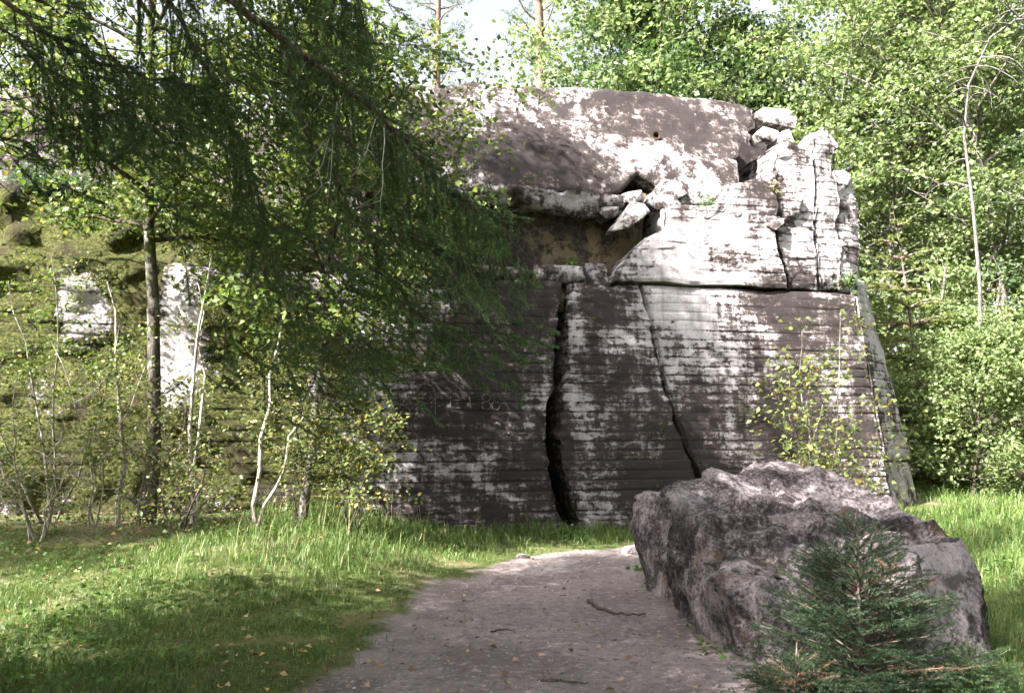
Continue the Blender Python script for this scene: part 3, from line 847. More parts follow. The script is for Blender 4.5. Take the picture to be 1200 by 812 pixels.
# ------------------------------------------------------------------ fallen concrete boulder
BC = np.array([2.95, 7.9])
foot = np.array([(1.48, 9.35), (1.52, 8.3), (1.58, 7.3), (1.62, 6.5), (1.72, 6.05), (2.2, 5.75), (2.9, 5.6), (3.15, 5.75), (3.42, 6.4), (3.8, 7.4), (4.1, 8.6), (4.0, 9.6), (3.2, 10.2), (2.2, 10.1)])
ang = np.arctan2(foot[:, 1] - BC[1], foot[:, 0] - BC[0]); rad = np.hypot(foot[:, 0] - BC[0], foot[:, 1] - BC[1])
o_ = np.argsort(ang); ang = ang[o_]; rad = rad[o_]
ang3 = np.concatenate([ang - 2 * np.pi, ang, ang + 2 * np.pi]); rad3 = np.tile(rad, 3)
ctrl = np.array([(1.75, 9.0, .92), (2.1, 8.6, 1.18), (2.5, 8.8, 1.14), (2.95, 8.6, 1.13), (3.4, 8.0, 0.92), (3.6, 7.3, 0.86), (3.5, 6.7, 0.86), (3.0, 6.6, 0.72), (2.4, 6.6, 0.72), (2.0, 7.2, 0.86), (1.85, 6.4, 0.55), (3.7, 8.8, 0.8), (3.0, 9.6, 0.9), (2.0, 9.6, 0.9), (2.6, 7.7, 0.98)])
nth, nt = 260, 150
th = np.linspace(-np.pi, np.pi, nth, endpoint=False)
tt = np.linspace(0, 1, nt)
TH, TT = np.meshgrid(th, tt, indexing='ij')
TH = TH.ravel(); TT = TT.ravel()
R0 = np.interp(TH, ang3, rad3)
side = np.clip(TT / 0.55, 0, 1); top = np.clip((TT - 0.55) / 0.45, 0, 1)
rr = R0 * (1 - 0.16 * side ** 1.6) * (1 - top)
rr = R0 * np.where(TT < 0.55, 1 - 0.17 * side ** 2, 0.83 * (1 - top))
X = BC[0] + rr * np.cos(TH); Y = BC[1] + rr * np.sin(TH)
w = 1 / ((X[:, None] - ctrl[:, 0]) ** 2 + (Y[:, None] - ctrl[:, 1]) ** 2 + 0.04) ** 1.6
H = (w * ctrl[:, 2]).sum(1) / w.sum(1)
Z = np.where(TT < 0.55, -0.25 + (H + 0.25) * np.sin(side * np.pi / 2) ** 0.9, H)
V = np.stack([X, Y, Z], -1)
dirv = unit(np.stack([np.cos(TH), np.sin(TH), 0.5 + 1.5 * top], -1))
q = V * np.array([1, 1, 0.55])
dsp = 0.05 * ridged(V * np.array([1, 1, 0.35]), 5.0, 3, 52) + facet(V, (0.6, 0.6, 0.5), 0.10, 3) + 0.30 * (ridged(q, 1.0, 2, 12) - 0.35) + 0.11 * fbm(V, 2.6, 4, 22) + 0.09 * ridged(V * np.array([1, 1, 0.45]), 2.6, 4, 32) + 0.03 * fbm(V, 8, 3, 42)
V = V + dirv * (dsp * (0.35 + 0.65 * smooth(-0.1, 0.4, Z)))[:, None]
# planar formwork face at the right front
pn = unit(np.array([0.42, -0.80, 0.42])); pp = np.array([3.2, 6.1, 0.50])
hgt = (V - pp) @ pn
cut = (hgt > 0) & (V[:, 0] > 2.7)
V[cut] -= (hgt[cut] * 0.94)[:, None] * pn[None, :]
pn2 = unit(np.array([0.93, -0.12, 0.35])); pp2 = np.array([3.42, 6.4, 0.45])
h2 = (V - pp2) @ pn2
c2 = (h2 > 0)
V[c2] -= (h2[c2] * 0.9)[:, None] * pn2[None, :]
palem = np.where(cut & (V[:, 0] > 2.7), 1.0, 0.0)
I = np.arange(nth * nt).reshape(nth, nt)
J = np.roll(I, -1, 0)
F = np.stack([I[:, :-1], J[:, :-1], J[:, 1:], I[:, 1:]], -1).reshape(-1, 4)
cz = float(gz(BC[0], BC[1]))
base = np.array([BC[0], BC[1], 0.0])
me = mesh_np("fallen_block", V - base, F, M_BOULDER, True, {"dark": np.where(palem > 0, -0.75, 0.1), "moss": -0.35 + 0 * palem})
o = obj("concrete_boulder", me, None, base)
tag(o, "large eroded lump of concrete lying beside the dirt path", "boulder")
# ------------------------------------------------------------------ vegetation builders
def leaf_quads(P, A, N, L, W, fold=0.18):
    """kite leaves folded along the midrib"""
    A = unit(A); S = unit(np.cross(A, N)); N2 = np.cross(S, A)
    L = np.broadcast_to(np.asarray(L, float), (len(P),))[:, None]; W = np.broadcast_to(np.asarray(W, float), (len(P),))[:, None]
    b = P; t = P + A * L - N2 * L * 0.12
    l = P + A * L * 0.42 + S * W * 0.5 + N2 * W * fold
    r = P + A * L * 0.42 - S * W * 0.5 + N2 * W * fold
    V = np.stack([b, l, t, r], 1).reshape(-1, 3)
    k = np.arange(len(P))[:, None] * 4
    F = np.concatenate([k + np.array([[0, 3, 2]]), k + np.array([[0, 2, 1]])])
    return V, F

def rand_dirs(rs, n, zsc=1.0, zoff=0.0):
    d = rs.normal(size=(n, 3)); d[:, 2] = d[:, 2] * zsc + zoff
    return unit(d)

def bend_path(p0, d0, length, n, rs, wig=0.15, grav=0.0, up=0.0):
    pts = [np.array(p0, float)]; d = unit(np.array(d0, float)); st = length / (n - 1)
    for i in range(n - 1):
        d = unit(d + rs.normal(size=3) * wig + np.array([0, 0, up - grav]))
        pts.append(pts[-1] + d * st)
    return np.array(pts)

def interp_path(p, t):
    k = np.clip(t, 0, 1) * (len(p) - 1)
    i = np.minimum(np.floor(k).astype(int), len(p) - 2); f = (k - i)[..., None]
    return p[i] * (1 - f) + p[i + 1] * f

def broadleaf(seed, H, cb, cr, nl, leaf, per, trunk_r, lean=(0, 0), nsub=6, nspray=4, spread=0.24, wig=0.06, up=0.05, top=0.95, lower_len=0.75, flat=0.4):
    """returns trunk, branch and leaf geometry in local coordinates"""
    rs = np.random.RandomState(seed)
    tp = bend_path((0, 0, -0.2), (lean[0], lean[1], 1), H * top, 12, rs, wig, 0, 0.06)
    rads = trunk_r * (1 - np.linspace(0, 1, 12) * 0.88) ; rads[0] *= 1.35
    trunk = [(tp, rads)]
    br, sp = [], []
    for i in range(nl):
        f = (i + rs.rand()) / nl
        hz = cb + (1 - cb) * f
        p0 = interp_path(tp, np.array([hz]))[0]
        az = i * 2.399 + rs.rand() * 0.7
        prof = math.sin(math.pi * (0.18 + 0.78 * f)) ** 0.7
        ln = cr * (prof * (0.75 + 0.45 * rs.rand())) * (lower_len if f < 0.12 else 1)
        el = 0.15 + 0.75 * f + rs.rand() * 0.25
        d = (math.cos(az) * math.cos(el), math.sin(az) * math.cos(el), math.sin(el))
        lp = bend_path(p0, d, ln, 7, rs, 0.10, 0.05, up)
        r0 = trunk_r * (0.42 - 0.28 * f)
        br.append((lp, r0 * np.linspace(1, 0.18, 7)))
        for j in range(nsub):
            t = 0.25 + 0.75 * (j + rs.rand()) / nsub
            q0 = interp_path(lp, np.array([t]))[0]
            dd = unit(lp[-1] - lp[0]) * 0.7 + rs.normal(size=3) * np.array([0.8, 0.8, 0.35])
            sl = ln * (0.22 + 0.25 * rs.rand()) + 0.25
            spth = bend_path(q0, dd, sl, 5, rs, 0.16, 0.06)
            br.append((spth, r0 * 0.30 * np.linspace(1, 0.25, 5)))
            for s in range(nspray):
                sp.append(interp_path(spth, np.array([0.25 + 0.78 * (s + rs.rand() * 0.8) / nspray]))[0])
    sp = np.array(sp)
    n = len(sp) * per
    C = np.repeat(sp, per, 0) + rs.normal(size=(n, 3)) * np.array([spread, spread, spread * flat])
    A = rand_dirs(rs, n, 0.5, -0.35)
    N = rand_dirs(rs, n, 0.55, 0.9)
    L = leaf * (0.65 + 0.6 * rs.rand(n))
    lv = leaf_quads(C, A, N, L, L * 0.78)
    return tubes(trunk, 9), tubes(br, 5), lv

def tree_thing(name, label, geo, mats, loc, rz=0, group=None, cat="tree", scale=1.0):
    t = thing(name, label, cat, loc, rz, group)
    t.scale = (scale,) * 3
    (tv, tf), (bv, bf), (lv, lf) = geo
    obj("trunk", mesh_np("trunk", tv, tf, mats[0], True), t)
    obj("branches", mesh_np("branches", bv, bf, mats[1], True), t)
    obj("crown", mesh_np("crown", lv, lf, mats[2]), t)
    return t

def needle_cloud(starts, dirs, lens, per_m, nl, nw, rs, spread=0.75, flat=False):
    """needles (single thin kite tris) around straight/drooping twigs"""
    cnt = np.maximum(3, (lens * per_m).astype(int))
    idx = np.repeat(np.arange(len(starts)), cnt)
    t = rs.rand(len(idx))
    P = starts[idx] + dirs[idx] * (lens[idx] * t)[:, None]
    A = dirs[idx]
    R = rand_dirs(rs, len(idx))
    R = unit(R - A * (R * A).sum(1)[:, None])
    if flat:
        R[:, 2] *= 0.4; R = unit(R)
    D = unit(A * 0.55 + R * spread)
    L = nl * (0.7 + 0.5 * rs.rand(len(idx))) * (1 - 0.3 * t)
    S = unit(np.cross(D, rand_dirs(rs, len(idx))))
    V = np.stack([P - S * nw * 0.5, P + S * nw * 0.5, P + D * L[:, None]], 1).reshape(-1, 3)
    k = np.arange(len(idx))[:, None] * 3
    return V, k + np.array([[0, 1, 2]])

def merge(parts):
    V, F, o = [], [], 0
    for v, f in parts:
        V.append(v); F.append(f + o); o += len(v)
    return np.concatenate(V), np.concatenate(F)

# ------------------------------------------------------------------ big hanging spruce at the left
rs = np.random.RandomState(11)
SP = np.array([-3.75, 4.9, 0.0])
spruce = thing("spruce_tree", "tall spruce whose long weeping boughs hang in front of the ruin", "tree", SP)
trunk_pts = np.array([(0, 0, -0.3), (0.02, 0.02, 1.5), (0.0, 0.05, 4), (0.05, 0.0, 7), (0, 0.03, 10), (0.02, 0, 13.5)])
V, F = tubes([(trunk_pts, [0.26, 0.2, 0.17, 0.12, 0.07, 0.02])], 10)
obj("trunk", mesh_np("trunk", V, F, M_BARK_SPRUCE, True), spruce)

def bough(pix, r0=0.028, r1=0.006):
    P = np.array([at(px, py, dp) for px, py, dp in pix]) - SP
    t0 = np.arange(len(P)); t1 = np.linspace(0, len(P) - 1, len(P) * 4)
    Q = np.stack([np.interp(t1, t0, P[:, k]) for k in range(3)], -1)
    Q[1:-1] += rs.normal(size=(len(Q) - 2, 3)) * 0.012
    return Q, np.linspace(r0, r1, len(Q))

boughs = [
    (bough([(-95, -150, 4.9), (120, -85, 5.3), (265, -2, 5.6), (360, 65, 5.8), (420, 115, 6.0), (475, 160, 6.1), (505, 205, 6.2), (545, 238, 6.3), (588, 258, 6.35)], 0.036, 0.006), 1.0, 1.35, 170),
    (bough([(330, 45, 5.75), (360, 160, 5.9), (400, 220, 6.0), (470, 270, 6.2), (525, 300, 6.3), (575, 325, 6.4)], 0.014, 0.004), 1.0, 0.7, 70),
    (bough([(400, 100, 5.95), (420, 230, 6.1), (450, 320, 6.2), (490, 370, 6.3), (540, 395, 6.35)], 0.012, 0.004), 1.0, 0.5, 45),
    (bough([(-95, -90, 4.9), (60, -60, 5.5), (195, -8, 6.1), (240, 80, 6.4), (275, 150, 6.5), (300, 220, 6.6), (310, 330, 6.7)], 0.026, 0.006), 0.9, 1.2, 115),
    (bough([(-95, -60, 4.9), (0, -5, 5.2), (60, 45, 5.5), (120, 78, 5.7), (180, 95, 5.9), (240, 105, 6.0)], 0.022, 0.005), 0.8, 0.95, 95),
    (bough([(-95, 120, 4.9), (-20, 175, 5.1), (15, 158, 5.2), (60, 152, 5.3), (100, 150, 5.4)], 0.008, 0.003), 0.3, 0.3, 12),
    (bough([(-95, -20, 4.9), (20, 40, 5.0), (60, 90, 5.1), (110, 130, 5.2), (165, 145, 5.3)], 0.010, 0.003), 0.8, 0.55, 60),
    (bough([(40, -220, 5.0), (200, -190, 5.5), (330, -110, 6.0), (380, -40, 6.3), (410, 30, 6.5)], 0.03, 0.006), 1.0, 1.5, 130),
    (bough([(10, -260, 5.0), (110, -190, 5.6), (200, -110, 6.2), (270, -40, 6.6)], 0.03, 0.006), 1.0, 1.5, 130),
]
bp, st, dr, ln_ = [], [], [], []
tip_s, tip_d, tip_l = [], [], []
for (Q, R), dens, hang, cnt in boughs:
    bp.append((Q, R))
    n = int(cnt * 0.85)
    t = 0.25 + 0.75 * rs.rand(n)
    P = interp_path(Q, t)
    tang = unit(np.gradient(Q, axis=0)); T = interp_path(tang, t)
    side = unit(np.cross(T, np.array([0, 0, 1.0]))) * np.sign(rs.rand(n) - 0.5)[:, None]
    for i in range(n):
        # side branchlet bending down into a hanging strand
        L0 = (0.12 + 0.35 * rs.rand()) * (1.15 - 0.6 * t[i])
        d0 = unit(T[i] * 0.7 + side[i] * 0.8 + np.array([0, 0, -0.1]))
        a = P[i]; b = a + d0 * L0
        st.append(a); dr.append(d0); ln_.append(L0)
        hl = hang * (0.2 + 0.8 * rs.rand() ** 1.5) * (1.15 - 0.95 * t[i])
        ndir = unit(np.array([rs.normal() * 0.07, rs.normal() * 0.07, -1.0]) + d0 * 0.15)
        bp.append((np.array([a, b, b + ndir * hl * 0.5, b + ndir * hl]), [0.003, 0.0022, 0.0016, 0.0012]))
        m = max(2, int(hl / 0.08))
        st.append(b); dr.append(ndir); ln_.append(hl)
        for q in range(m):
            if rs.rand() < 0.72:
                pp = b + ndir * hl * (q + rs.rand()) / m
                dd = unit(np.array([rs.normal() * 0.5, rs.normal() * 0.5, -0.9]))
                l_ = (0.07 + 0.13 * rs.rand())
                (tip_s if rs.rand() < 0.12 else st).append(pp)
                if tip_s and tip_s[-1] is pp: tip_d.append(dd); tip_l.append(l_)
                else: dr.append(dd); ln_.append(l_)
        tip_s.append(b + ndir * hl * 0.9); tip_d.append(unit(ndir + np.array([0.25 * rs.normal(), 0.25 * rs.normal(), 0.1]))); tip_l.append(0.08 + 0.05 * rs.rand())
# bushy sprays turned to the light at the outer ends
for (cx, cy, dp, n, ext) in [(560, 240, 6.3, 12, 16), (595, 318, 6.4, 9, 14), (580, 388, 6.4, 13, 18), (520, 395, 6.3, 20, 26), (440, 250, 6.1, 24, 34), (430, 400, 6.2, 32, 30), (490, 300, 6.3, 20, 34), (540, 330, 6.35, 12, 24), (385, 330, 6.0, 40, 42),
                             (330, 120, 5.9, 60, 60), (380, 60, 6.2, 40, 50), (300, 260, 6.4, 40, 60), (120, 140, 5.6, 40, 50), (170, 150, 5.8, 30, 30), (330, 400, 6.5, 40, 60), (90, 40, 5.6, 24, 60), (370, 10, 6.3, 44, 60), (230, 120, 6.2, 20, 40), (60, 160, 5.4, 24, 50)]:
    for i in range(n):
        p = at(cx + rs.normal() * ext, cy + rs.normal() * ext * 0.7, dp + rs.normal() * 0.25) - SP
        d = unit(np.array([0.7 + rs.normal() * 0.5, rs.normal() * 0.5, -0.45 + rs.normal() * 0.25]))
        L0 = 0.16 + 0.22 * rs.rand()
        st.append(p); dr.append(d); ln_.append(L0)
        bp.append((np.array([p - d * 0.12 + np.array([0, 0, 0.05]), p, p + d * L0]), [0.004, 0.003, 0.0015]))
        for q in range(6):
            sgn = 1 if q % 2 else -1
            sd = unit(np.cross(d, np.array([0, 0, 1.0]))) * sgn
            pp = p + d * L0 * (q + 0.5) / 6
            d2 = unit(d + sd * 0.9 + np.array([0, 0, -0.15]))
            l2 = L0 * 0.55 * (1 - q / 8)
            st.append(pp); dr.append(d2); ln_.append(l2)
            if rs.rand() < 0.35: tip_s.append(pp + d2 * l2 * 0.7); tip_d.append(d2); tip_l.append(l2 * 0.45)
        tip_s.append(p + d * L0 * 0.8); tip_d.append(d); tip_l.append(0.07)
for Q, R in [b_[0] for b_ in boughs]:
    obj("bough", mesh_np("bough", *tubes([(Q, R)], 6), M_BARK_SPRUCE, True), spruce)
bp = [b_ for b_ in bp if b_[0].shape[0] <= 4]
V, F = tubes(bp, 4)
obj("twigs", mesh_np("twigs", V, F, M_BARK_DARK, True), spruce)
V, F = needle_cloud(np.array(st), np.array(dr), np.array(ln_), 520, 0.021, 0.0049, rs)
obj("needles", mesh_np("needles", V, F, M_NEEDLE), spruce)
V, F = needle_cloud(np.array(tip_s), np.array(tip_d), np.array(tip_l), 560, 0.021, 0.0056, rs)
obj("fresh_shoots", mesh_np("shoots", V, F, M_NEEDLE_TIP), spruce)
# upper crown of the same spruce, above the frame: drooping whorls
cs_, cd_, cl_ = [], [], []
ub = []
for h in np.arange(3.0, 13.2, 0.42):
    for k in range(6):
        az = rs.rand() * 6.283
        L0 = 0.35 + (13.6 - h) * 0.27 * (0.7 + 0.5 * rs.rand())
        if h < 6.2 and math.cos(az) > -0.25: continue
        d = np.array([math.cos(az), math.sin(az), -0.15])
        Q = bend_path((0, 0, h), d, L0, 7, rs, 0.05, 0.04)
        ub.append((Q, np.linspace(0.02, 0.004, 7)))
        for i in range(int(L0 * 9)):
            t = 0.2 + 0.8 * rs.rand()
            p = interp_path(Q, np.array([t]))[0]
            cs_.append(p); cd_.append(unit(np.array([rs.normal() * 0.5, rs.normal() * 0.5, -0.6]) + unit(d) * 0.4)); cl_.append(0.25 + 0.4 * rs.rand())
V, F = tubes(ub, 5)
obj("upper_boughs", mesh_np("upper_boughs", V, F, M_BARK_SPRUCE, True), spruce)
V, F = needle_cloud(np.array(cs_), np.array(cd_), np.array(cl_), 90, 0.075, 0.020, rs)
obj("upper_needles", mesh_np("upper_needles", V, F, M_NEEDLE), spruce)
# bare dead twigs below the main bough
dt = []
for (a, b, c_) in [((402, 110), (372, 190), (362, 215)), ((402, 110), (388, 150), (378, 165)), ((385, 100), (350, 165), (330, 190)), ((440, 140), (430, 190), (415, 215)), ((395, 120), (385, 200), (376, 250)), ((360, 70), (345, 110), (330, 125)), ((450, 150), (446, 210), (440, 260))]:
    ctl = np.array([at(*a, 5.85), at(*b, 5.8), at(*c_, 5.78)]) - SP
    Q = interp_path(ctl, np.linspace(0, 1, 9)); Q[1:] += np.cumsum(rs.normal(size=(8, 3)) * 0.008, 0)
    dt.append((Q, np.linspace(0.005, 0.0012, 9)))
    for k in (3, 5, 6):
        dt.append((bend_path(Q[k], (rs.normal(), rs.normal() * 0.5, -0.6), 0.10 + 0.15 * rs.rand(), 5, rs, 0.2), np.linspace(0.0025, 0.001, 5)))
V, F = tubes(dt, 5)
obj("dead_twigs", mesh_np("dead_twigs", V, F, M_DEADWOOD, True), spruce)

# ------------------------------------------------------------------ maple at the foot of the wall
geo = broadleaf(3, 12.2, 0.33, 3.2, 52, 0.090, 15, 0.10, (-0.02, -0.03), 8, 5, 0.26)
maple = tree_thing("maple_tree", "leafy maple with a mossy trunk growing against the left part of the ruin", geo, (M_BARK_MOSSY, M_BARK_DARK, M_LEAF_MAPLE), (-4.75, 11.2, float(gz(-4.75, 11.2))))
# low maple branches reaching in front of the roof block
rs = np.random.RandomState(8)
geo = broadleaf(14, 6.7, 0.38, 2.3, 46, 0.085, 16, 0.07, (0.05, 0.0), 7, 4, 0.22)
tree_thing("maple_sapling", "slender leafy maple spreading over the dark left end of the roof block", geo, (M_BARK, M_BARK_DARK, M_LEAF_MAPLE), (-2.85, 11.6, float(gz(-2.85, 11.6))), 0.4)

# ------------------------------------------------------------------ pale stemmed shrubs at the left
def stem_shrub(name, label, base_px, stems, leaf_n, mats, seed, depth, leaf=0.055, cat="shrub", group=None, twigs=14, spread=0.10):
    rs = np.random.RandomState(seed)
    b = at(*base_px, depth); b[2] = float(gz(b[0], b[1]))
    t = thing(name, label, cat, b, 0, group)
    tp, br, lc = [], [], []
    for (px1, py1, r0) in stems:
        tip = at(px1, py1, depth + rs.normal() * 0.25) - b
        st_ = np.array([rs.normal() * 0.05, rs.normal() * 0.05, -0.1])
        k = 9
        tt_ = np.linspace(0, 1, k)[:, None]
        P = st_ * (1 - tt_) + tip * tt_
        P[1:-1] += rs.normal(size=(k - 2, 3)) * np.array([0.035, 0.035, 0.01])
        P[:, 0] += 0.10 * math.copysign(1, rs.normal()) * np.sin(tt_[:, 0] * np.pi)
        obj("stem", mesh_np("stem", *tubes([(P, np.linspace(r0, r0 * 0.3, k))], 6), mats[0], True), t)
        for i in range(twigs):
            q0 = interp_path(P, np.array([0.3 + 0.7 * rs.rand()]))[0]
            Q = bend_path(q0, (rs.normal(), rs.normal(), 0.25 + 0.4 * rs.rand()), 0.3 + 0.6 * rs.rand(), 5, rs, 0.2, 0.08)
            br.append((Q, 0.005 * np.linspace(1, 0.3, 5)))
            for s in range(5):
                lc.append(interp_path(Q, np.array([0.25 + 0.75 * rs.rand()]))[0])
    if br:
        obj("twigs", mesh_np("twigs", *tubes(br, 4), mats[1], True), t)
    lc = np.array(lc); per = max(1, int(leaf_n / len(lc)))
    C = np.repeat(lc, per, 0) + rs.normal(size=(len(lc) * per, 3)) * np.array([spread, spread, spread * 0.6])
    n = len(C)
    L = leaf * (0.6 + 0.7 * rs.rand(n))
    obj("foliage", mesh_np("foliage", *leaf_quads(C, rand_dirs(rs, n, 0.5, -0.3), rand_dirs(rs, n, 0.6, 0.8), L, L * 0.7), mats[2]), t)
    return t
LM = (M_BARK_PALE, M_BARK_DARK, M_LEAF_SHRUB)
stem_shrub("sapling", "straight pale stemmed sapling against the mossy wall", (142, 630), [(126, 330, 0.035)], 475, LM, 1, 10.9, cat="sapling")
stem_shrub("sapling", "tall forked pale sapling with two upright arms", (228, 640), [(248, 300, 0.032), (232, 330, 0.024)], 665, LM, 2, 10.7, cat="sapling")
stem_shrub("sapling", "pair of pale stems splayed from one foot beside the long grass", (300, 622), [(340, 330, 0.034), (352, 470, 0.026)], 665, LM, 3, 10.6, cat="sapling")
stem_shrub("shrub", "bushy many stemmed dark shrub in front of the forked sapling", (205, 650), [(150, 520, 0.016), (180, 480, 0.014), (250, 500, 0.016), (275, 560, 0.014), (215, 450, 0.013), (130, 570, 0.012)], 1425, (M_BARK_DARK, M_BARK_DARK, M_LEAF_SHRUB), 4, 9.9, 0.05)
stem_shrub("shrub", "pale brushwood shrub with leaning stems over brown leaf litter", (40, 655), [(-5, 560, 0.03), (70, 470, 0.016), (20, 440, 0.015), (100, 520, 0.015), (-40, 480, 0.016)], 1425, (M_BARK_PALE, M_BARK_PALE, M_LEAF_SHRUB), 5, 9.9, 0.05)
stem_shrub("shrub", "thin twiggy shrub with sparse leaves between brushwood and forked sapling", (110, 640), [(60, 400, 0.014), (110, 440, 0.014), (170, 430, 0.014)], 1235, LM, 6, 10.8, 0.05)
stem_shrub("shrub", "green leafy shrub with yellowing leaves under the hanging boughs", (415, 610), [(390, 400, 0.014), (430, 440, 0.012), (460, 480, 0.012), (440, 520, 0.012), (370, 470, 0.012)], 2600, (M_BARK_DARK, M_BARK_DARK, M_LEAF_BIRCH), 7, 11.0, 0.06)
stem_shrub("shrub", "small leafy shrub right of the splayed stems", (350, 610), [(330, 430, 0.012), (370, 410, 0.012), (350, 520, 0.012)], 1700, (M_BARK_DARK, M_BARK_DARK, M_LEAF_SHRUB), 9, 11.2, 0.055)
stem_shrub("shrub", "tall leafy hazel shrub filling the gap at the left wall", (60, 620), [(10, 330, 0.02), (60, 300, 0.018), (-50, 380, 0.02), (140, 380, 0.016)], 1710, (M_BARK, M_BARK_DARK, M_LEAF_MAPLE), 10, 11.2, 0.065)
stem_shrub("sapling", "yellowing young birch growing at the wall behind the boulder", (965, 590), [(940, 375, 0.016), (985, 365, 0.014), (925, 440, 0.013), (1000, 470, 0.013), (965, 470, 0.013), (950, 420, 0.012)], 1400, (M_BARK, M_BARK_DARK, M_LEAF_BIRCH), 12, 12.9, 0.085, cat="sapling", twigs=12, spread=0.14)
stem_shrub("shrub", "low yellow speckled shrub between the birch and the buttress toe", (1010, 600), [(960, 500, 0.010), (1000, 510, 0.010), (1040, 520, 0.010), (930, 530, 0.01)], 700, (M_BARK_DARK, M_BARK_DARK, M_LEAF_BIRCH), 13, 12.6, 0.075, spread=0.12)
# plants rooted on the ledges of the ruin
def clump(name, label, base, rx, rz, n, leaf, mat, seed, cat="plant", group=None, stem_mat=None):
    rs = np.random.RandomState(seed)
    t = thing(name, label, cat, base, 0, group)
    br, lc = [], []
    m = max(5, n // 14)
    for i in range(m):
        Q = bend_path((rs.normal() * rx * 0.12, rs.normal() * rx * 0.1, -0.05), (rs.normal() * 0.8, rs.normal() * 0.6, 0.8), (0.5 + 0.7 * rs.rand()) * max(rx, rz), 5, rs, 0.15, 0.12)
        Q = Q * np.array([min(1, rx / rz) if rz > rx else 1, 1, min(1, rz / rx) if rx > rz else 1])
        br.append((Q, 0.006 * np.linspace(1, 0.3, 5)))
        lc += [interp_path(Q, np.array([0.2 + 0.8 * rs.rand()]))[0] for _ in range(7)]
    obj("stems", mesh_np("stems", *tubes(br, 4), stem_mat or M_BARK_DARK, True), t)
    lc = np.array(lc); C = np.repeat(lc, 2, 0); C = C + rs.normal(size=C.shape) * 0.05
    k = len(C); L = leaf * (0.6 + 0.7 * rs.rand(k))
    obj("foliage", mesh_np("foliage", *leaf_quads(C, rand_dirs(rs, k, 0.5, -0.1), rand_dirs(rs, k, 0.6, 0.9), L, L * 0.7), mat), t)
    return t
def on_wall(px, py, off, slope):
    s, z = wall_sz(px, py, off, slope)
    return B0 + UB * s - NB * (off + slope * z) + np.array([0, 0, z])
moff, msl = BAT * ZL + 0.10 - 0.62 * ZL, 0.62
clump("ledge_bush", "bluish green bush on the mossy slope, wide and low", on_wall(60, 222, moff, msl), 1.1, 0.5, 900, 0.075, M_LEAF_BLUISH, 21, "bush")
clump("ledge_bush", "rounded bluish green bush on the mossy slope beside the maple trunk", on_wall(205, 250, moff, msl), 0.7, 0.6, 800, 0.075, M_LEAF_BLUISH, 22, "bush")
clump("ledge_bush", "dull green bush drooping from the mossy slope near the recess", on_wall(330, 270, moff, msl), 1.0, 0.6, 900, 0.07, M_LEAF_DARK, 23, "bush")
clump("ledge_plant", "small bright green plant on the recess floor", on_wall(672, 309, 1.0, 0) , 0.12, 0.18, 60, 0.07, M_WEED, 24)
clump("ledge_plant", "pale green plant growing on top of the sunlit tier", on_wall(832, 241, BAT * ZR + 0.05, 0), 0.28, 0.28, 160, 0.06, M_WEED, 25)
clump("ledge_plant", "dry tuft rooted in the cracked pier", on_wall(905, 225, BAT * ZR, 0), 0.15, 0.25, 80, 0.06, M_GRASS_DRY, 26)
clump("ledge_plant", "dark green plant in the notch of the right corner", on_wall(995, 332, BAT * ZL, 0), 0.22, 0.2, 120, 0.09, M_LEAF_DARK, 27)

# ------------------------------------------------------------------ young spruces
def young_spruce(name, label, loc, H, R, mats, seed, per_m=300, nl=0.02, nw=0.004, whorls=11, droop=0.1, rz=0, bare_top=0.1, parts_brown=0, cat="spruce"):
    rs = np.random.RandomState(seed)
    t = thing(name, label, cat, loc, rz)
    tp = bend_path((0, 0, -0.1), (0.02, 0.0, 1), H + 0.1, 8, rs, 0.02)
    obj("trunk", mesh_np("trunk", *tubes([(tp, np.linspace(H * 0.016, 0.005, 8))], 7), M_BARK_SPRUCE, True), t)
    br, s_, d_, l_, bs, bd, bl = [], [], [], [], [], [], []
    for k in range(whorls):
        f = (k + 0.3 * rs.rand()) / whorls
        h = H * (0.06 + 0.94 * f)
        L0 = R * (1 - f) ** 0.62 * (0.85 + 0.3 * rs.rand()) + 0.08
        nb = 7 + rs.randint(3) if f < 0.7 else 4
        for i in range(nb):
            az = rs.rand() * 6.283
            d = np.array([math.cos(az), math.sin(az), 0.25 - droop + 0.5 * f])
            p0 = interp_path(tp, np.array([h / (H + 0.1)]))[0]
            Q = bend_path(p0, d, L0, 6, rs, 0.06, droop * 0.4)
            br.append((Q, np.linspace(0.008 * H / 1.5, 0.002, 6)))
            nt_ = max(4, int(L0 / 0.055 * (1.0 if H < 3 else 0.35)))
            dead = rs.rand() < parts_brown * (1 - f)
            for j in range(nt_):
                tt_ = 0.15 + 0.85 * (j + rs.rand()) / nt_
                p = interp_path(Q, np.array([tt_]))[0]
                sd = unit(np.cross(unit(Q[-1] - Q[0]), np.array([0, 0, 1.0]))) * (1 if j % 2 else -1)
                dd = unit(unit(Q[-1] - Q[0]) * 0.8 + sd * 0.9 + np.array([0, 0, rs.normal() * 0.18]))
                ll = L0 * 0.42 * (1.1 - tt_) + 0.05
                (bs if dead else s_).append(p); (bd if dead else d_).append(dd); (bl if dead else l_).append(ll)
            (bs if dead else s_).append(Q[2]); (bd if dead else d_).append(unit(Q[-1] - Q[2])); (bl if dead else l_).append(np.linalg.norm(Q[-1] - Q[2]))
    obj("branches", mesh_np("branches", *tubes(br, 5), mats[0], True), t)
    obj("needles", mesh_np("needles", *needle_cloud(np.array(s_), np.array(d_), np.array(l_), per_m, nl, nw, rs, 0.8), mats[1]), t)
    if bs:
        obj("dry_needles", mesh_np("dry_needles", *needle_cloud(np.array(bs), np.array(bd), np.array(bl), per_m * 0.5, nl, nw * 0.7, rs, 0.8), M_NEEDLE_BROWN), t)
    return t
p = at(1010, 800, 5.2); p[2] = float(gz(p[0], p[1]))
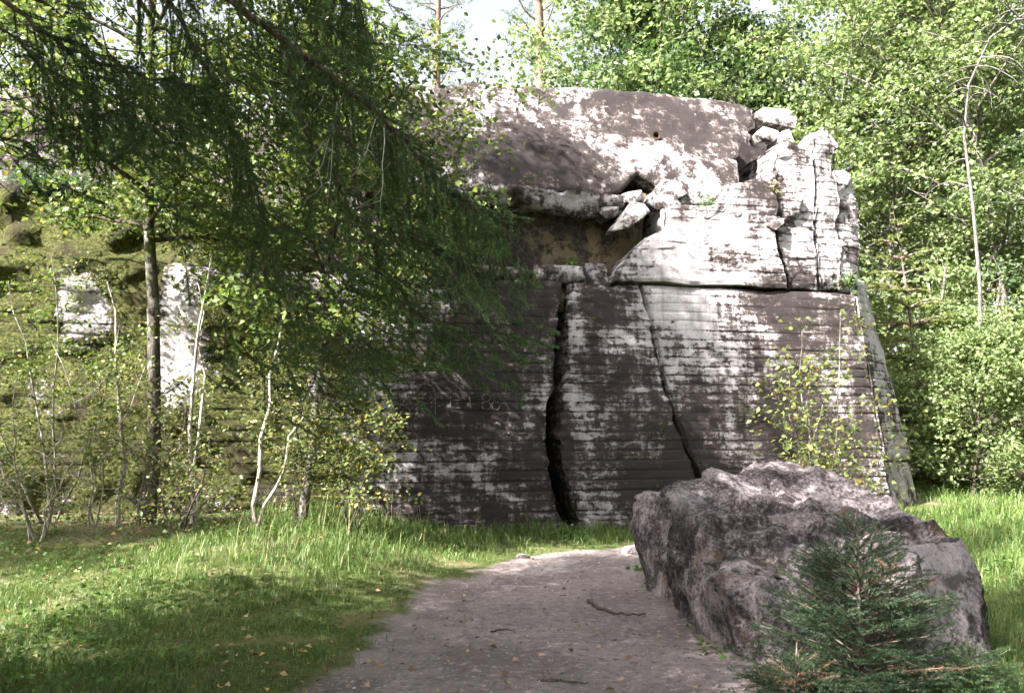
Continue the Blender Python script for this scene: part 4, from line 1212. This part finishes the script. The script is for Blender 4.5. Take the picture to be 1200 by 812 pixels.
young_spruce("young_spruce", "young dark spruce with browning lower twigs in front of the concrete boulder", p, 1.15, 0.64, (M_BARK_SPRUCE, M_NEEDLE_DULL), 51, 700, 0.017, 0.0040, 21, 0.02, parts_brown=0.09)
p = at(930, 815, 5.0); p[2] = float(gz(p[0], p[1]))
young_spruce("young_spruce", "small low spruce seedling at the boulder's foot", p, 0.42, 0.36, (M_BARK_SPRUCE, M_NEEDLE_DULL), 52, 750, 0.017, 0.0036, 9, 0.05, parts_brown=0.7)
p = at(1140, 820, 5.1); p[2] = float(gz(p[0], p[1]))
young_spruce("young_spruce", "low spreading spruce seedling below the pale boulder face", p, 0.42, 0.42, (M_BARK_SPRUCE, M_NEEDLE), 53, 750, 0.017, 0.0036, 9, 0.05)
young_spruce("young_spruce", "pale yellowish young spruce in the sunny clearing right of the ruin", (9.6, 20.0, float(gz(9.6, 20.0))), 6.6, 1.7, (M_BARK_SPRUCE, M_NEEDLE_PALE), 54, 300, 0.06, 0.014, 16, 0.22)

# ------------------------------------------------------------------ forest trees
T_A = broadleaf(101, 16, 0.16, 4.2, 60, 0.15, 19, 0.17, (0.02, 0), 7, 3, 0.27)
T_B = broadleaf(102, 14, 0.10, 3.6, 56, 0.14, 19, 0.13, (-0.03, 0.02), 7, 3, 0.27)
T_C = broadleaf(103, 18, 0.30, 3.8, 52, 0.14, 19, 0.18, (0.01, 0.01), 7, 3, 0.27)
S_A = broadleaf(104, 4.2, 0.10, 2.0, 34, 0.11, 13, 0.05, (0.05, 0), 6, 4, 0.22)
def G(x, y): return (x, y, float(gz(x, y)))
tA = tree_thing("forest_tree", "broad leafy tree rising behind the buttress at the right end", T_A, (M_BARK, M_BARK, M_LEAF_FOREST), G(10.5, 24.5), 0.3, "forest trees beyond the ruin")
tB = tree_thing("forest_tree", "bushy leafy tree behind the white roof slab", T_B, (M_BARK, M_BARK, M_LEAF_DARK), G(5.6, 27.5), 0, "forest trees beyond the ruin")
tC = tree_thing("forest_tree", "tall bare stemmed leafy tree at the edge of the clearing", T_C, (M_BARK, M_BARK, M_LEAF_FOREST), G(13.2, 23.0), 1.0, "forest trees beyond the ruin")
place = [(tB, 13.8, 19.3, 2.0, 0.75, "dark leafed tree standing over the fallen pale branch"), (tA, 17.5, 26.0, 1.1, 1.0, "wide crowned tree deeper in the wood beyond the clearing"),
         (tB, 8.2, 30.5, 2.6, 1.15, "leafy tree seen above the cracked pier"), (tA, 6.0, 33.0, 4.0, 1.35, "feathery tree rising over the right half of the roof block"),
         (tB, 4.6, 28.5, 5.0, 1.3, "dense tree rising over the drain hole"), (tA, 8.4, 27.0, 5.6, 1.2, "tall leafy tree over the cracked pier"),
         (tC, 14.8, 30.0, 3.0, 1.1, "straight trunked tree between the clearing's two leafy neighbours")]
for src, x, y, rz, sc, lab in place:
    copy_tree(src, G(x, y), rz, sc, lab, "forest trees beyond the ruin")
far = [(-16, 34), (-11, 40), (-6.5, 37), (-22, 30), (9, 44), (12, 42), (18, 38), (24, 34), (28, 26), (25, 20), (22, 29), (30, 40), (16, 50), (4, 58), (-14, 52), (8, 56), (24, 48), (36, 30), (-26, 44), (33, 18), (-28, 20), (-24, 12)]
rnd = random.Random(4)
for i, (x, y) in enumerate(far):
    copy_tree((tA, tB, tC)[i % 3], G(x, y), rnd.random() * 6.28, 0.85 + 0.4 * rnd.random(), "leafy tree in the depth of the wood", "trees deep in the wood")
# trees out of the frame at the left and behind, whose shade falls on the path and the wall
shade = [(-12.5, 4.5, 0.3, 0.75, "broad leafy tree left of the spruce"), (-9.5, -5.5, 1.7, 0.85, "leafy tree beside the path behind the spruce"), (-4.6, -2.8, 2.9, 0.8, "leafy tree overhanging the start of the path"),
         (-18.5, 13.5, 4.1, 0.9, "leafy tree at the far left end of the ruin"), (-15, -4, 5.0, 1.0, "tall leafy tree far back along the path"),
         (-8.2, 0.6, 0.9, 0.74, "leafy tree shading the near part of the path"), (5.8, -2.6, 2.2, 0.8, "leafy tree on the boulder's side behind the viewpoint"), (-5.6, 3.0, 1.2, 0.58, "small leafy tree beside the spruce trunk"), (-4.2, 1.7, 4.4, 0.55, "slim leafy tree between spruce and path start"), (0.8, -6.0, 3.3, 0.9, "leafy tree standing where the path begins")]
for k, (x, y, rz, sc, lab) in enumerate(shade):
    copy_tree((tB, tA, tC)[k % 3], G(x, y), rz, sc, lab, "trees lining the path")

# bushes right of the ruin
bA = tree_thing("bush", "sunlit leafy bush beside the buttress", S_A, (M_BARK_DARK, M_BARK_DARK, M_LEAF_FOREST), G(9.4, 17.6), 0, "bushes round the clearing", "bush", 0.8)
for x, y, rz, sc, lab in [(11.6, 17.2, 1.0, 0.95, "large pale green bush between the buttress and the clearing edge"), (12.2, 14.0, 2.0, 0.9, "dense green bush with glossy leaves right of the boulder"), (11.0, 20.5, 3.0, 1.0, "bush behind the large pale green bush"),
                          (13.8, 17.5, 4.0, 1.15, "tall bush below the dark leafed tree"), (9.2, 11.6, 5.0, 0.5, "low bush in the grass beyond the boulder"), (7.9, 19.8, 0.6, 0.7, "bush tucked behind the bunker's right corner")]:
    copy_tree(bA, G(x, y), rz, sc, lab, "bushes round the clearing")

# thin trunks in the shade under the bushes
for k, (px, y, lab) in enumerate([(1098, 21.0, "thin dark trunk nearest the buttress"), (1118, 22.0, "thin dark trunk in the middle of the shaded three"), (1136, 21.0, "thin dark trunk by the bare patch")]):
    x = (px - 600) / 1000 * y
    t = thing("thin_trunk", lab, "trunk", G(x, y), 0, "thin trunks under the bushes")
    rs = np.random.RandomState(300 + k)
    P = bend_path((0, 0, -0.1), (rs.normal() * 0.04, 0, 1), 5.5, 9, rs, 0.04)
    obj("stem", mesh_np("stem", *tubes([(P, np.linspace(0.07, 0.03, 9))], 7), M_BARK, True), t)
    br = []
    for i in range(8):
        br.append((bend_path(interp_path(P, np.array([0.4 + 0.6 * rs.rand()]))[0], rand_dirs(rs, 1)[0] + np.array([0, 0, 0.5]), 0.7, 5, rs, 0.15), np.linspace(0.015, 0.004, 5)))
    obj("branches", mesh_np("branches", *tubes(br, 5), M_BARK, True), t)

# leaning dead trunk with bleached branches
dl = thing("dead_tree", "leaning grey dead tree with bleached curling branches", "tree", G(10.4, 18.6))
DB = np.array(G(10.4, 18.6))
P = np.array([at(1150, 420, 18.6), at(1148, 330, 18.6), at(1140, 240, 18.6), at(1130, 160, 18.6), at(1135, 100, 18.4), at(1160, 45, 18.1), at(1195, 20, 17.8), at(1230, 0, 17.5)]) - DB
P[0] = (at(1152, 560, 18.6) - DB) * np.array([1, 1, 0])
obj("trunk", mesh_np("trunk", *tubes([(P, np.linspace(0.045, 0.015, len(P)))], 8), M_DEADGREY, True), dl)
rs = np.random.RandomState(77)
br = []
for i in range(26):
    q0 = interp_path(P, np.array([0.3 + 0.68 * rs.rand()]))[0]
    br.append((bend_path(q0, rand_dirs(rs, 1)[0] * np.array([1, 0.6, 0.4]), 0.5 + 0.9 * rs.rand(), 8, rs, 0.12, 0.16), np.linspace(0.02, 0.004, 8)))
obj("dead_branches", mesh_np("dead_branches", *tubes(br, 5), M_DEADGREY, True), dl)

# pine behind the roof block
pine = thing("pine_tree", "reddish trunked pine standing behind the roof block against the white sky", "tree", G(1.25, 34.0))
rs = np.random.RandomState(5)
P = bend_path((0, 0, -0.2), (0.005, 0, 1), 26, 12, rs, 0.008)
obj("trunk", mesh_np("trunk", *tubes([(P, np.linspace(0.36, 0.12, 12))], 9), M_BARK_PINE, True), pine)
br, s_, d_, l_ = [], [], [], []
for i in range(44):
    f = 0.58 + 0.42 * (i + rs.rand()) / 44
    az = i * 2.4
    L0 = (1.2 + 2.2 * (1.1 - f)) * (0.7 + 0.5 * rs.rand())
    Q = bend_path(interp_path(P, np.array([f]))[0], (math.cos(az), math.sin(az), 0.1 + 0.3 * rs.rand()), L0, 7, rs, 0.12, 0.0, 0.03)
    br.append((Q, np.linspace(0.05, 0.01, 7)))
    for k in range(14):
        p = interp_path(Q, np.array([0.35 + 0.65 * rs.rand()]))[0] + rs.normal(size=3) * 0.16
        s_.append(p); d_.append(unit(np.array([rs.normal(), rs.normal(), 0.5]))); l_.append(0.3)
obj("branches", mesh_np("branches", *tubes(br, 5), M_BARK_PINE, True), pine)
obj("crown", mesh_np("crown", *needle_cloud(np.array(s_), np.array(d_), np.array(l_), 110, 0.13, 0.014, rs, 0.9), M_NEEDLE_PINE), pine)
copy_tree(pine, G(-3.6, 38.0), 2.0, 0.9, "slimmer pine half hidden by the maple's outer leaves", "pines beyond the ruin")

# ------------------------------------------------------------------ grass, litter, small things
rs = np.random.RandomState(99)
def in_bunker(x, y):
    d = -((x - B0[0]) * NB[0] + (y - B0[1]) * NB[1]); s = (x - B0[0]) * UB[0] + (y - B0[1]) * UB[1]
    return (d > 0.0) & (s < 7.4)
def in_boulder(x, y):
    a = np.arctan2(y - BC[1], x - BC[0]); return np.hypot(x - BC[0], y - BC[1]) < np.interp(a, ang3, rad3) * 0.97
def visible_xy(n, y0, y1, xs=0.9):
    """random ground points with density falling with distance"""
    u = rs.rand(n)
    y = y0 * (y1 / y0) ** u
    x = (rs.rand(n) * 2 - 1) * (y * xs + 0.6)
    return x, y
def blades(x, y, h, w, bend):
    n = len(x)
    z = gz(x, y) + fbm(np.stack([x, y, 0 * x], -1), 2.6, 4, 77) * 0.022
    B = np.stack([x, y, z - 0.01], -1)
    az = rs.rand(n) * 6.283
    lean = np.stack([np.cos(az), np.sin(az), 0 * az], -1) * bend[:, None]
    S = np.stack([-np.sin(az), np.cos(az), 0 * az], -1); rot = rs.rand(n)[:, None]
    S = unit(S + np.stack([np.cos(az), np.sin(az), 0 * az], -1) * (rot - 0.5) * 1.6)
    m = B + lean * (h * 0.35)[:, None] + np.array([0, 0, 1]) * (h * 0.62)[:, None]
    t = B + lean * h[:, None] + np.array([0, 0, 1]) * (h * (1.0 - 0.25 * bend))[:, None]
    hw = (w * 0.5)[:, None]
    V = np.stack([B - S * hw, B + S * hw, m + S * hw * 0.8, m - S * hw * 0.8, t], 1).reshape(-1, 3)
    k = np.arange(n)[:, None] * 5
    return V, [k + np.array([[0, 1, 2, 3]]), k + np.array([[3, 2, 4]])]
def field(x, y):
    """grass height (m) and density at a ground point"""
    pdv = path_d(x, y)
    n = fbm(np.stack([x, y, 0 * x], -1), 0.8, 3, 61)
    dens = smooth(-0.05, -1.1, pdv + 0.5 * n)
    longg = smooth(-0.5, -1.7, pdv) * smooth(7.2, 9.2, y) * smooth(-4.6, -2.6, x)
    longg = np.maximum(longg, smooth(11.6, 12.6, y) * smooth(-2.5, -0.5, x) * 0.3 * smooth(3.2, 2.2, x))
    right = smooth(1.9, 2.4, x) * 0.55
    left = smooth(-1.2, -3.0, x) * smooth(9.5, 6.5, y) * 0.35
    h = 0.05 + 0.17 * np.maximum(np.maximum(longg, right), left)
    litter = smooth(-2.9, -4.2, x) * smooth(9.4, 10.2, y)
    dens = dens * (1 - 0.5 * litter)
    return h, dens
x, y = visible_xy(640000, 3.6, 22)
h, dn = field(x, y)
clumpn = smooth(-0.35, 0.35, fbm(np.stack([x, y, 0 * x + 3], -1), 3.0, 3, 71))
keep = (rs.rand(len(x)) < dn * (0.25 + 0.75 * clumpn)) & ~in_bunker(x, y) & ~in_boulder(x, y)
x, y, h = x[keep], y[keep], h[keep]
h = h * (0.3 + 1.0 * rs.rand(len(x)) ** 1.5) * (0.7 + 0.7 * smooth(-0.3, 0.4, fbm(np.stack([x, y, 0 * x + 6], -1), 2.2, 3, 91)))
wd = np.clip(0.0040 + 0.0006 * (y - 5), 0.004, 0.012) * (0.7 + 0.6 * rs.rand(len(x)))
V, F = blades(x, y, h, wd, 0.15 + 1.0 * rs.rand(len(x)))
o = obj("grass", mesh_np("grass", V, F, M_GRASS))
tag(o, "green grass growing along the path and the foot of the ruin", "grass", kind="stuff")
print("grass blades", len(x))
# pale seed stalks in the long grass
x, y = visible_xy(9000, 6.5, 13)
h, dn = field(x, y)
keep = (h > 0.2) & (rs.rand(len(x)) < 0.15) & ~in_bunker(x, y) & ~in_boulder(x, y) & (x < 0.5)
x, y = x[keep], y[keep]
V, F = blades(x, y, 0.35 + 0.35 * rs.rand(len(x)), 0.006 + 0 * x, 0.2 + 0.5 * rs.rand(len(x)))
o = obj("seed_grass", mesh_np("seed_grass", V, F, M_GRASS_DRY))
tag(o, "pale dry seed stalks standing in the long grass", "grass", kind="stuff")
# broad-leaved ground cover at the left front and right
x, y = visible_xy(34000, 4.2, 20)
h, dn = field(x, y)
gn = fbm(np.stack([x, y, 0 * x + 8], -1), 0.9, 3, 81)
lw = np.maximum(smooth(-1.6, -2.8, x) * smooth(12.5, 11, y), smooth(4.2, 5.2, x))
keep = (rs.rand(len(x)) < dn * lw * smooth(-0.25, 0.3, gn)) & ~in_bunker(x, y) & ~in_boulder(x, y)
x, y = x[keep], y[keep]; n = len(x)
z = gz(x, y) + 0.04 + 0.20 * rs.rand(n) * np.where(x > 3, 1.4, 1)
L = (0.022 + 0.04 * rs.rand(n) ** 1.5)
o = obj("ground_cover", mesh_np("ground_cover", *leaf_quads(np.stack([x, y, z], -1), rand_dirs(rs, n, 0.35, 0), rand_dirs(rs, n, 0.5, 1.4), L, L * 0.7), M_WEED))
tag(o, "broad leaved weeds and herbs between the grass", "ground cover", kind="stuff")
# fallen leaves
x, y = visible_xy(16000, 4.2, 16)
lt = smooth(-2.4, -3.8, x) * smooth(8.6, 10, y)
nn = fbm(np.stack([x, y, 0 * x], -1), 0.7, 3, 15)
keep = (rs.rand(len(x)) < np.maximum(lt * 0.9, 0.035 + 0.16 * smooth(0.05, 0.5, nn) * smooth(0.6, -1.5, x))) & ~in_bunker(x, y) & ~in_boulder(x, y)
x, y = x[keep], y[keep]; n = len(x)
z = gz(x, y) + 0.025 + fbm(np.stack([x, y, 0 * x], -1), 2.6, 4, 77) * 0.022 + 0.02 * rs.rand(n) + 0.03 * (path_d(x, y) < -0.4)
L = 0.028 + 0.04 * rs.rand(n)
o = obj("leaf_litter", mesh_np("leaf_litter", *leaf_quads(np.stack([x, y, z], -1), rand_dirs(rs, n, 0.15), rand_dirs(rs, n, 0.5, 1.6), L, L * 0.7, 0.25), M_LITTER))
tag(o, "dry brown fallen leaves scattered over the ground", "leaf litter", kind="stuff")
# gravel on the path
x, y = visible_xy(9000, 4.2, 13, 0.4)
keep = (path_d(x, y) > -0.2) & ~in_boulder(x, y); x, y = x[keep], y[keep]; n = len(x)
r = 0.004 + 0.018 * rs.rand(n) ** 5
octa = np.array([(1, 0, 0), (0, 1, 0), (-1, 0, 0), (0, -1, 0), (0, 0, 0.7), (0, 0, -0.7)], float)
fo = np.array([(0, 1, 4), (1, 2, 4), (2, 3, 4), (3, 0, 4), (1, 0, 5), (2, 1, 5), (3, 2, 5), (0, 3, 5)])
z = gz(x, y) + 0.014 + fbm(np.stack([x, y, 0 * x], -1), 2.6, 4, 77) * 0.022
V = (octa[None] * (0.6 + 0.7 * rs.rand(n, 6, 1)) * r[:, None, None] + np.stack([x, y, z], -1)[:, None, :]).reshape(-1, 3)
F = (np.arange(n)[:, None, None] * 6 + fo[None]).reshape(-1, 3)
M = Mat("pebble"); M_PEB = M.surface(M.ramp(M.island(), [(0, (0.16, 0.13, 0.12)), (0.8, (0.24, 0.21, 0.20)), (1, (0.38, 0.35, 0.33))]), 0.9)
o = obj("gravel", mesh_np("gravel", V, F, M_PEB))
tag(o, "small pebbles and grit on the dirt path", "gravel", kind="stuff")

# sticks and stones
def stick(pix, r, label, seed):
    rs = np.random.RandomState(seed)
    P = []
    for px, py in pix:
        rr_ = ray(px, py); t = -EYE / rr_[2]; q = np.array([0, 0, EYE]) + rr_ * t
        q[2] = float(gz(q[0], q[1])) + 0.014 + r; P.append(q)
    P = np.array(P); b = P[0].copy()
    t1 = np.linspace(0, len(P) - 1, len(P) * 4)
    Q = np.stack([np.interp(t1, np.arange(len(P)), P[:, k]) for k in range(3)], -1) - b
    Q += rs.normal(size=Q.shape) * r * 0.35
    o = obj("stick", mesh_np("stick", *tubes([(Q, np.linspace(r, r * 0.4, len(Q)))], 6), M_BARK_DARK, True), None, b)
    return tag(o, label, "stick")
stick([(688, 704), (700, 712), (718, 719), (740, 722), (756, 721)], 0.016, "dark curved stick lying across the middle of the path", 1)
stick([(630, 800), (660, 801), (690, 804)], 0.010, "thin straight twig on the bare dirt", 2)
stick([(575, 742), (590, 738), (604, 741)], 0.008, "short crooked twig at the grassy side of the path", 3)
def stone(px, py, r, label, seed, mat):
    rr_ = ray(px, py); t = -EYE / rr_[2]; q = np.array([0, 0, EYE]) + rr_ * t; q[2] = float(gz(q[0], q[1]))
    m, k = 16, 9
    a, b = np.meshgrid(np.linspace(0, 2 * np.pi, m, endpoint=False), np.linspace(-np.pi / 2, np.pi / 2, k), indexing='ij')
    V = np.stack([np.cos(b) * np.cos(a), np.cos(b) * np.sin(a), np.sin(b) * 0.5], -1).reshape(-1, 3) * r
    V = V * (1 + 0.35 * fbm(V / r, 1.4, 3, seed))[:, None]
    I = np.arange(m * k).reshape(m, k); J = np.roll(I, -1, 0)
    F = np.stack([I[:, :-1], J[:, :-1], J[:, 1:], I[:, 1:]], -1).reshape(-1, 4)
    o = obj("stone", mesh_np("stone", V, F, mat, False, {"dark": np.zeros(len(V)), "moss": np.full(len(V), -.5)}), None, q)
    return tag(o, label, "stone")
stone(746, 648, 0.22, "flat stone at the far end of the path beside the boulder", 5, M_BOULDER)
stone(612, 654, 0.09, "small pale stone at the path's far left margin", 6, M_BOULDER)
stone(660, 697, 0.05, "fist sized stone on the trodden path", 7, M_BOULDER)
# weeds at the boulder's foot
def weed(px, py, R, n, label, seed):
    rr_ = ray(px, py); t = -EYE / rr_[2]; q = np.array([0, 0, EYE]) + rr_ * t; q[2] = float(gz(q[0], q[1]))
    return clump("weed", label, q, R, R, n, 0.055, M_WEED, seed, "weed")
weed(838, 765, 0.17, 110, "leafy green weed at the boulder's front foot", 31)
weed(818, 742, 0.14, 70, "weed in the middle of the row below the boulder", 32)
weed(770, 690, 0.14, 70, "small weed where boulder and path first meet", 33)
weed(748, 668, 0.12, 50, "low weed beside the flat stone", 34)
weed(665, 632, 0.30, 140, "weed growing in the foot of the wide crack", 35)
